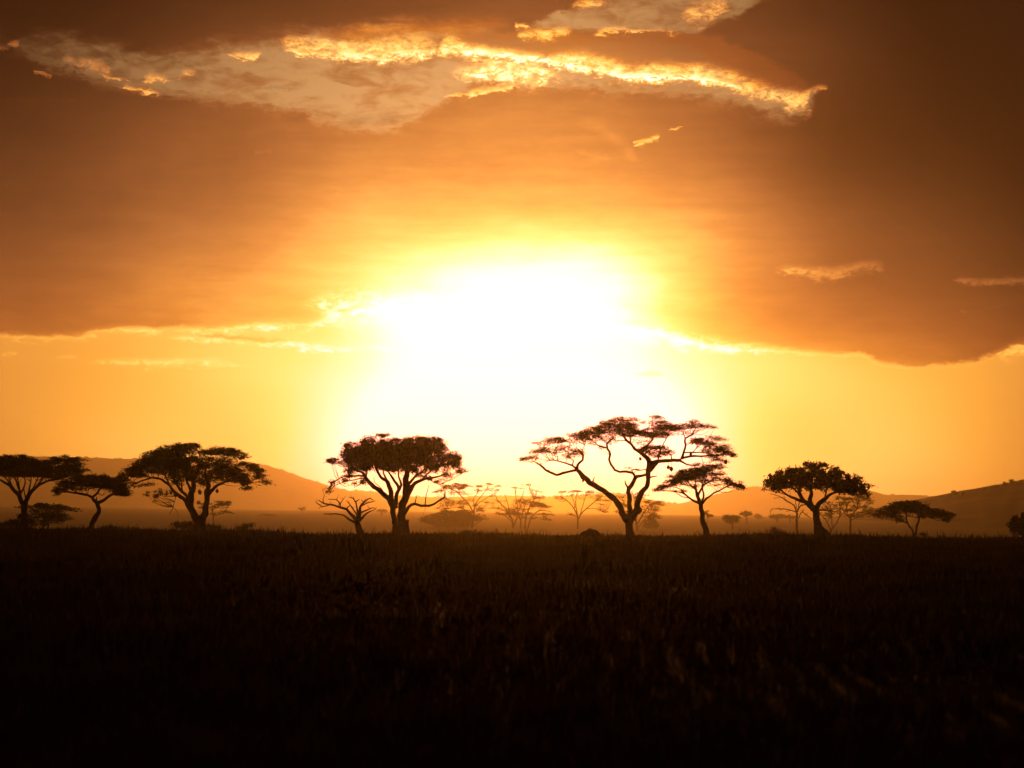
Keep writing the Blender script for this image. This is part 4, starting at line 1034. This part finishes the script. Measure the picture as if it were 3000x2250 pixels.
small('umbrella_tree', 'F', 1300, 'tiny umbrella tree on the far plain, left of the dense rounded tree', [(385, 905, 72, 18, 0), (385, 890, 50, 14, 0), (440, 915, 25, 10, 0), (330, 915, 25, 10, 0)], (388, 975))
small('bushy_tree', 'F', 900, 'small dark bushy tree on the plain, between the slim umbrella tree and the tiny one', [(190, 965, 110, 32, 0), (150, 955, 60, 28, 0), (250, 955, 60, 22, 0), (195, 1000, 80, 26, 0)], (205, 1085))
small('bushy_shrub', 'F', 1800, 'tiny rounded bush on the far plain, just right of the tiny umbrella tree', [(535, 935, 48, 18, 0), (535, 925, 30, 14, 0), (550, 950, 45, 12, 0)], (535, 972), 'shrub')
small('bushy_shrub', 'F', 1500, 'low wide bush on the far plain, left of the thin bare tree', [(780, 945, 100, 18, 0, .9), (830, 930, 50, 16, 0), (720, 940, 40, 14, 0)], (785, 985), 'shrub')
small('bushy_shrub', 'F', 1500, 'low bush on the far plain, under the branches of the thin bare tree', [(960, 950, 70, 18, 0, .9), (930, 940, 40, 14, 0)], (950, 985), 'shrub')
small('leaning_tree', 'E', 1000, 'tiny sloping bush against the trunk of the slim umbrella tree', [(1815, 1000, 36, 14, 15), (1800, 985, 20, 16, 10), (1840, 1012, 20, 8, 0)], (1805, 1075))
small('bushy_shrub', 'C', 1700, 'tiny dome-shaped bush on the horizon, between the bare tree and the dense bushy tree', [(970, 1132, 66, 14, 3), (950, 1124, 40, 12, 0)], (965, 1165), 'shrub')
small('bushy_shrub', 'B', 1500, 'faint low bush on the far plain, right of the broad tree', [(1960, 1155, 110, 16, 0, .8), (1990, 1145, 60, 12, 0, .8)], (1965, 1195), 'shrub')
small('umbrella_tree', 'C', 2000, 'faintest tiny tree on the horizon, left of the bare tree', [(-60, 1100, 36, 10, -5), (-95, 1108, 24, 8, 0), (-60, 1115, 30, 9, 0)], (-66, 1165))
small('bushy_tree', 'G', 1500, 'small dim tree at the foot of the right hill, near the right edge', [(1800, 670, 44, 30, 0), (1790, 700, 34, 24, 0), (1830, 685, 26, 18, 0)], (1805, 790))
# on the ridge of the right hill
small('bushy_tree', 'G', 1690, 'tiny wind-leaning tree low on the ridge of the right hill', [(1310, 405, 32, 16, 0), (1328, 418, 24, 14, 0), (1288, 402, 16, 12, 0)], (1328, 447), grp='trees on the ridge of the right hill')
small('bushy_tree', 'G', 1690, 'small round tree on the ridge of the right hill, left of the largest there', [(1968, 292, 26, 20, 0), (1975, 305, 24, 16, 0)], (1972, 330), grp='trees on the ridge of the right hill')
small('bushy_tree', 'G', 1690, 'largest tree on the ridge of the right hill, with a domed crown', [(2060, 268, 44, 24, 0), (2065, 285, 36, 20, 0), (2105, 278, 24, 14, 0)], (2066, 318), grp='trees on the ridge of the right hill')
small('bushy_shrub', 'G', 1690, 'low bush highest on the ridge of the right hill, at the edge of the photo', [(2180, 262, 22, 10, 0), (2195, 270, 22, 9, 0)], (2185, 290), 'shrub', grp='trees on the ridge of the right hill')


# ------------------------------------------------------------------ low shrubs on the crest
def shrub(zoom, Y, label, clumps):
    bx = sum(c[0] for c in clumps) / len(clumps)
    by = max(c[1] + c[3] for c in clumps)
    tree('low_shrub', zoom, Y, label, 'shrub', group='low shrubs on the crest', style='spiky', leaf=(.34, .05), sub=.5, dens=.55,
         trunk=[(bx, by + 12, 9), (bx, by - 10, 8), (bx, by - 25, 6)], clumps=clumps)


shrub('F', 204, 'dark pointed shrub on the crest left of the dense rounded tree', [(800, 1150, 85, 34, 10), (760, 1120, 38, 24, 30), (745, 1105, 14, 14, 0), (850, 1170, 60, 22, 15), (720, 1150, 30, 26, 0)])
shrub('D', 204, 'low flat scrub on the crest at the foot of the thin-stemmed umbrella tree', [(800, 1152, 130, 12, 0), (720, 1148, 60, 14, 0), (880, 1145, 50, 12, 0), (760, 1140, 30, 10, 0)])
shrub('A', 202, 'low dark shrub on the crest right of the S-bent tree', [(1450, 1315, 80, 24, 0), (1410, 1310, 40, 22, 0), (1500, 1322, 40, 18, 0)])
shrub('A', 203, 'dark shrub around the foot of the far left tree', [(250, 1230, 100, 60, 0), (330, 1200, 80, 60, 0), (180, 1270, 120, 45, 0), (400, 1260, 90, 45, 0), (290, 1150, 30, 40, 0), (60, 1270, 120, 40, 0)])
shrub('B', 203, 'broad dark shrub left of the foot of the broad tree', [(850, 1275, 100, 34, 0), (780, 1290, 60, 30, 0), (920, 1265, 70, 26, 0), (960, 1290, 80, 30, 0)])
shrub('B', 203, 'low dark shrub well right of the foot of the broad tree', [(1700, 1300, 80, 24, 0), (1740, 1285, 40, 16, 0), (1620, 1310, 80, 20, 0)])
shrub('B', 203, 'low dark shrub just right of the foot of the broad tree', [(1250, 1300, 100, 22, 0), (1330, 1305, 80, 18, 0), (1190, 1295, 50, 20, 0)])
shrub('G', 204, 'small low shrub on the crest right of the two-stemmed umbrella tree', [(930, 950, 50, 14, 0), (900, 955, 30, 12, 0)])


# ------------------------------------------------------------------ earth mound
def mound():
    loc, k = frame('E', 193)
    prof = [(612, 1206), (640, 1180), (668, 1158), (695, 1142), (720, 1136), (745, 1137), (772, 1150), (800, 1168), (830, 1182), (868, 1204)]
    c = loc(738, 1195)
    base = Vector((c.x, c.y, float(zg(c.x, c.y)) - 0.1))
    mb = MB()
    nx, ny = 41, 25
    px = np.array([p[0] for p in prof], float)
    py = np.array([p[1] for p in prof], float)
    verts = []
    for j in range(ny):
        v = j / (ny - 1) * 2 - 1
        for i in range(nx):
            u = px[0] + (px[-1] - px[0]) * i / (nx - 1)
            w = loc(u, float(np.interp(u, px, py)))
            h = max(w.z - base.z, 0) * max(1 - v * v, 0) ** 0.75
            h *= 1 + 0.08 * math.sin(u * .09 + v * 5) + 0.05 * rng.normal()
            verts.append((w.x - base.x, v * 1.7, h if abs(v) < .999 else -0.1))
    mb.add(verts, [(j * nx + i, j * nx + i + 1, (j + 1) * nx + i + 1, (j + 1) * nx + i) for j in range(ny - 1) for i in range(nx - 1)])
    o = mb.build('earth_mound', M_MOUND, None, True, base)
    tag(o, 'low dark earth mound in the grass left of the tallest tree', 'mound')


mound()


# ------------------------------------------------------------------ hanging nests
def nest(zoom, Y, x, y, r, label, grp, drop=1.0, dep=0.0):
    loc, k = frame(zoom, Y)
    c = loc(x, y, dep)
    mb = MB()
    R = r * k
    n1, n2 = 8, 12
    verts = []
    for i in range(n1 + 1):
        t = math.pi * i / n1
        for j in range(n2):
            a = 2 * math.pi * j / n2
            q = R * (1 + 0.14 * rng.normal())
            verts.append((q * math.sin(t) * math.cos(a), q * math.sin(t) * math.sin(a), q * 1.15 * math.cos(t)))
    mb.add(verts, [(i * n2 + j, (i + 1) * n2 + j, (i + 1) * n2 + (j + 1) % n2, i * n2 + (j + 1) % n2) for i in range(n1) for j in range(n2)])
    # loose straws
    for q in range(26):
        d = rng.normal(0, 1, 3)
        d /= np.linalg.norm(d)
        tube(mb, [np.append(d * R * .8, .012), np.append(d * R * 1.35 + rng.normal(0, .04, 3), .006)], sides=3, step=.5)
    tube(mb, [np.array((0, 0, R, .02)), np.array((.02, 0, R + drop, .015))], sides=4, step=.4)
    o = mb.build('bird_nest', M_NEST, None, True, c)
    tag(o, label, 'nest', grp)


G1, G2 = 'nests hanging in the tallest tree', 'nests hanging in the broad tree'
nest('E', 200, 1187, 487, 13, 'dark round nest hanging left of the main fork of the tallest tree', G1, .5)
nest('E', 200, 1446, 566, 14, 'smaller left one of the paired nests under the right limb of the tallest tree', G1, .6)
nest('E', 200, 1474, 582, 17, 'larger right one of the paired nests under the right limb of the tallest tree', G1, .8)
nest('E', 200, 1654, 446, 12, 'small nest on the upper right branch of the tallest tree', G1, .2)
nest('E', 200, 1980, 516, 17, 'nest hanging lowest at the right end of the tallest tree', G1, .4)
nest('E', 200, 2034, 456, 14, 'nest in the outermost foliage at the right end of the tallest tree', G1, .3)
nest('B', 202, 655, 872, 17, 'leftmost nest hanging under the crown of the broad tree', G2, .6)
nest('B', 202, 712, 856, 16, 'nest hanging just right of the leftmost one in the broad tree', G2, .5)
nest('B', 202, 772, 880, 26, 'large nest by the left fork of the broad tree', G2, .4)
nest('B', 202, 1085, 848, 24, 'nest hanging between the two stems of the broad tree', G2, .5)
nest('B', 202, 1310, 832, 20, 'nest hanging right of the right stem of the broad tree', G2, .5)
#TREES-END


# ------------------------------------------------------------------ ground sheet
ths = np.concatenate([np.linspace(-180, -30, 26)[:-1], np.linspace(-30, 30, 241), np.linspace(30, 180, 26)[1:]])
ths = np.radians(ths[:-1])
rs = np.concatenate([np.linspace(0.5, 20, 14), np.linspace(22, 205, 80), np.linspace(207, 430, 60), np.geomspace(445, 11500, 64)])
gb_ = MB()
verts = []
for r in rs:
    x, y = r * np.sin(ths), r * np.cos(ths)
    z = zg(x, y)
    verts.extend(zip(x, y, z))
nt_ = len(ths)
faces = []
for i in range(len(rs) - 1):
    for j in range(nt_):
        j2 = (j + 1) % nt_
        faces.append((i * nt_ + j, (i + 1) * nt_ + j, (i + 1) * nt_ + j2, i * nt_ + j2))
faces.append(tuple(range(nt_)))
gb_.add(verts, faces)
g = gb_.build('ground', M_SOIL, None, True)
g['kind'] = 'structure'


# ------------------------------------------------------------------ grass: one sheet of blades
def grass_mesh():
    TH = math.radians(19.5)
    parts = []
    n = 260000                                # density falls smoothly with distance
    r = (rng.uniform(0, 1, n) * (222 ** .7 - 9 ** .7) + 9 ** .7) ** (1 / .7)
    a = rng.uniform(-TH, TH, n)
    parts.append((r * np.sin(a), r * np.cos(a), 0.5 + r / 50.0))
    x = np.concatenate([p[0] for p in parts])
    y = np.concatenate([p[1] for p in parts])
    wm = np.concatenate([p[2] for p in parts])
    # tufts: pull blades towards cell centres
    cs = 0.55
    qx, qy = x * 0.83 + y * 0.56 + 0.9 * np.sin(y * 0.21), y * 0.83 - x * 0.56 + 0.9 * np.sin(x * 0.27)
    jx, jy = np.floor(qx / cs), np.floor(qy / cs)
    hsh = np.modf(np.sin(jx * 127.1 + jy * 311.7) * 43758.5453)[0]
    hs2 = np.modf(np.sin(jx * 269.5 + jy * 183.3) * 43758.5453)[0]
    ox, oy = (((jx + 0.5 + hsh * 0.4) * cs) - qx) * 0.5, (((jy + 0.5 + hs2 * 0.4) * cs) - qy) * 0.5
    x, y = x + ox * 0.83 - oy * 0.56, y + ox * 0.56 + oy * 0.83
    # denser, taller tufts scattered along the crest
    tn, tb = 280, 34
    tx, ty, th = rng.uniform(-66, 66, tn), rng.uniform(199, 224, tn), rng.uniform(0.2, 0.62, tn)
    n0 = len(x)
    x = np.concatenate([x, np.repeat(tx, tb) + rng.normal(0, 0.32, tn * tb)])
    y = np.concatenate([y, np.repeat(ty, tb) + rng.normal(0, 0.32, tn * tb)])
    wm = np.concatenate([wm, np.full(tn * tb, 2.0)])
    hsh = np.concatenate([hsh, np.zeros(tn * tb)])
    n = len(x)
    patch = 0.5 + 0.5 * np.sin(x * 0.23 + 1.3 * np.sin(y * 0.11)) * np.sin(y * 0.17 + x * 0.05)
    bare = 0.5 + 0.5 * np.sin(x * 0.061 + 2.0 * np.sin(y * 0.043 + 1.0)) * np.cos(y * 0.083 + x * 0.029)
    h = (0.12 + 0.22 * patch + 0.20 * np.abs(hsh) ** 2 + 0.16 * bare) * rng.uniform(0.6, 1.25, n)
    tall = rng.random(n) < 0.06 * (0.3 + 1.2 * bare) * sst(y, 15, 110)
    h = np.where(tall, h * 1.7 + 0.1, h)
    h[n0:] = np.repeat(th, tb) * rng.uniform(0.5, 1.1, tn * tb)
    z = zg(x, y) - 0.02
    an = rng.uniform(0, 2 * math.pi, n)
    lean = np.abs(rng.normal(0.22, 0.2, n)) * h
    la = rng.uniform(0, 2 * math.pi, n)
    w = rng.uniform(0.006, 0.013, n) * wm
    ca, sa = np.cos(an) * w, np.sin(an) * w
    lx, ly = np.cos(la) * lean, np.sin(la) * lean
    v = np.empty((n, 5, 3))
    v[:, 0] = np.stack([x - ca, y - sa, z], 1)
    v[:, 1] = np.stack([x + ca, y + sa, z], 1)
    v[:, 2] = np.stack([x + ca * .8 + lx * .3, y + sa * .8 + ly * .3, z + h * .6], 1)
    v[:, 3] = np.stack([x - ca * .8 + lx * .3, y - sa * .8 + ly * .3, z + h * .6], 1)
    v[:, 4] = np.stack([x + lx, y + ly, z + h], 1)
    me = bpy.data.meshes.new('grass')
    me.vertices.add(n * 5)
    me.vertices.foreach_set('co', v.reshape(-1))
    o = (np.arange(n) * 5)[:, None]
    loops = np.concatenate([o + np.array([[0, 1, 2, 3]]), o + np.array([[3, 2, 4]])], 1).reshape(-1)
    me.loops.add(len(loops))
    me.loops.foreach_set('vertex_index', loops.astype(np.int32))
    me.polygons.add(n * 2)
    st = np.stack([np.arange(n) * 7, np.arange(n) * 7 + 4], 1).reshape(-1)
    me.polygons.foreach_set('loop_start', st.astype(np.int32))
    me.update(calc_edges=True)
    me.materials.append(M_GRASS)
    return me


go = bpy.data.objects.new('grass', grass_mesh())
C.objects.link(go)
go['kind'] = 'stuff'
go['label'] = 'dark dry savanna grass covering the foreground up to the crest'


# ------------------------------------------------------------------ hills
def hill(name, prof, Y, back, front, bush=0.0, seed=1):
    """prof: ridge line as photo pixels; a rounded ridge with real depth, foot on the plain"""
    r2 = np.random.default_rng(seed)
    px = np.array([p[0] for p in prof], float)
    py = np.array([p[1] for p in prof], float)
    n = int((px[-1] - px[0]) / 4)
    xs = np.linspace(px[0], px[-1], n)
    ys = np.interp(xs, px, py)
    k = np.hanning(13)
    k /= k.sum()
    pad = np.pad(ys, 6, mode='edge')
    ys = np.convolve(pad, k, 'valid')
    ridge = [P(a, b, Y) for a, b in zip(xs, ys)]
    ts = np.concatenate([np.linspace(-1, 0, 22), np.linspace(0, 1, 9)[1:]])
    mb = MB()
    verts = []
    gul = np.cumsum(r2.normal(0, 1, n))
    gul = np.convolve(np.pad(gul, 10, mode='edge'), np.hanning(21) / np.hanning(21).sum(), 'valid')
    for t in ts:
        yy = Y + (t * front if t < 0 else t * back)
        for i, q in enumerate(ridge):
            x = q.x * yy / Y if t < 0 else q.x
            zf = float(zg(x, yy)) - 3
            s = 0.5 + 0.5 * math.cos(math.pi * abs(t)) if t > 0 else (1 + t) ** 1.25
            h = (q.z - zf) * s
            z = zf + h
            if abs(t) < 0.999:
                z += math.sin(gul[i] * 0.7 + t * 5) * 0.014 * (q.z - zf) * (1 - s) * s * 4
                if t <= 0 and s > 0.9:
                    z += max(0, r2.normal(0, 1)) * bush * (s - 0.9) * 10
            verts.append((x, yy, z))
    faces = []
    for i in range(len(ts) - 1):
        for j in range(n - 1):
            faces.append((i * n + j, i * n + j + 1, (i + 1) * n + j + 1, (i + 1) * n + j))
    mb.add(verts, faces)
    o = mb.build(name, M_HILL, None, False)
    o['kind'] = 'structure'
    return o


hill('hill', [(-700, 1400), (-400, 1362), (-150, 1348), (100, 1338), (250, 1341), (380, 1345), (560, 1344), (660, 1347), (760, 1358), (850, 1386), (900, 1404), (954, 1421), (1010, 1436), (1080, 1456), (1160, 1480), (1250, 1500), (1320, 1512)], 6000, 1500, 1400, 2.4, 3)
hill('hill', [(700, 1500), (900, 1450), (1036, 1437), (1092, 1440), (1130, 1450), (1240, 1457), (1340, 1457), (1437, 1451), (1600, 1456), (1700, 1450), (1800, 1444), (1911, 1465), (1990, 1477), (2038, 1466), (2101, 1450), (2180, 1429), (2208, 1424), (2236, 1427), (2330, 1415), (2450, 1412), (2552, 1438), (2600, 1452), (2658, 1449), (2715, 1452), (2760, 1463), (2850, 1480), (3050, 1500), (3400, 1515)], 7300, 1800, 1500, 2.6, 4)
hill('hill', [(2640, 1522), (2680, 1490), (2726, 1469), (2751, 1464), (2783, 1453), (2816, 1447), (2862, 1437), (2891, 1429), (2930, 1425), (2975, 1420), (3000, 1411), (3100, 1392), (3250, 1375), (3450, 1370), (3700, 1400)], 1700, 800, 560, 1.0, 5)

# ------------------------------------------------------------------ haze
hb = MB()
S, zb, zt = 12000.0, -12.0, HTOP
hv = [(x, y, z) for z in (zb, zt) for y in (-S, S) for x in (-S, S)]
hb.add(hv, [(0, 2, 3, 1), (4, 5, 7, 6), (0, 1, 5, 4), (2, 6, 7, 3), (0, 4, 6, 2), (1, 3, 7, 5)])
mh = bpy.data.materials.new('haze')
mh.use_nodes = True
mh.node_tree.nodes.clear()
pv = mh.node_tree.nodes.new('ShaderNodeVolumePrincipled')
pv.inputs['Color'].default_value = (0.95, 0.84, 0.52, 1)
pv.inputs['Density'].default_value = SIG
pv.inputs['Anisotropy'].default_value = HG
ho_ = mh.node_tree.nodes.new('ShaderNodeOutputMaterial')
mh.node_tree.links.new(pv.outputs[0], ho_.inputs['Volume'])
ho = hb.build('haze', mh)
ho['kind'] = 'stuff'
ho['label'] = 'warm dusty haze over the plain'
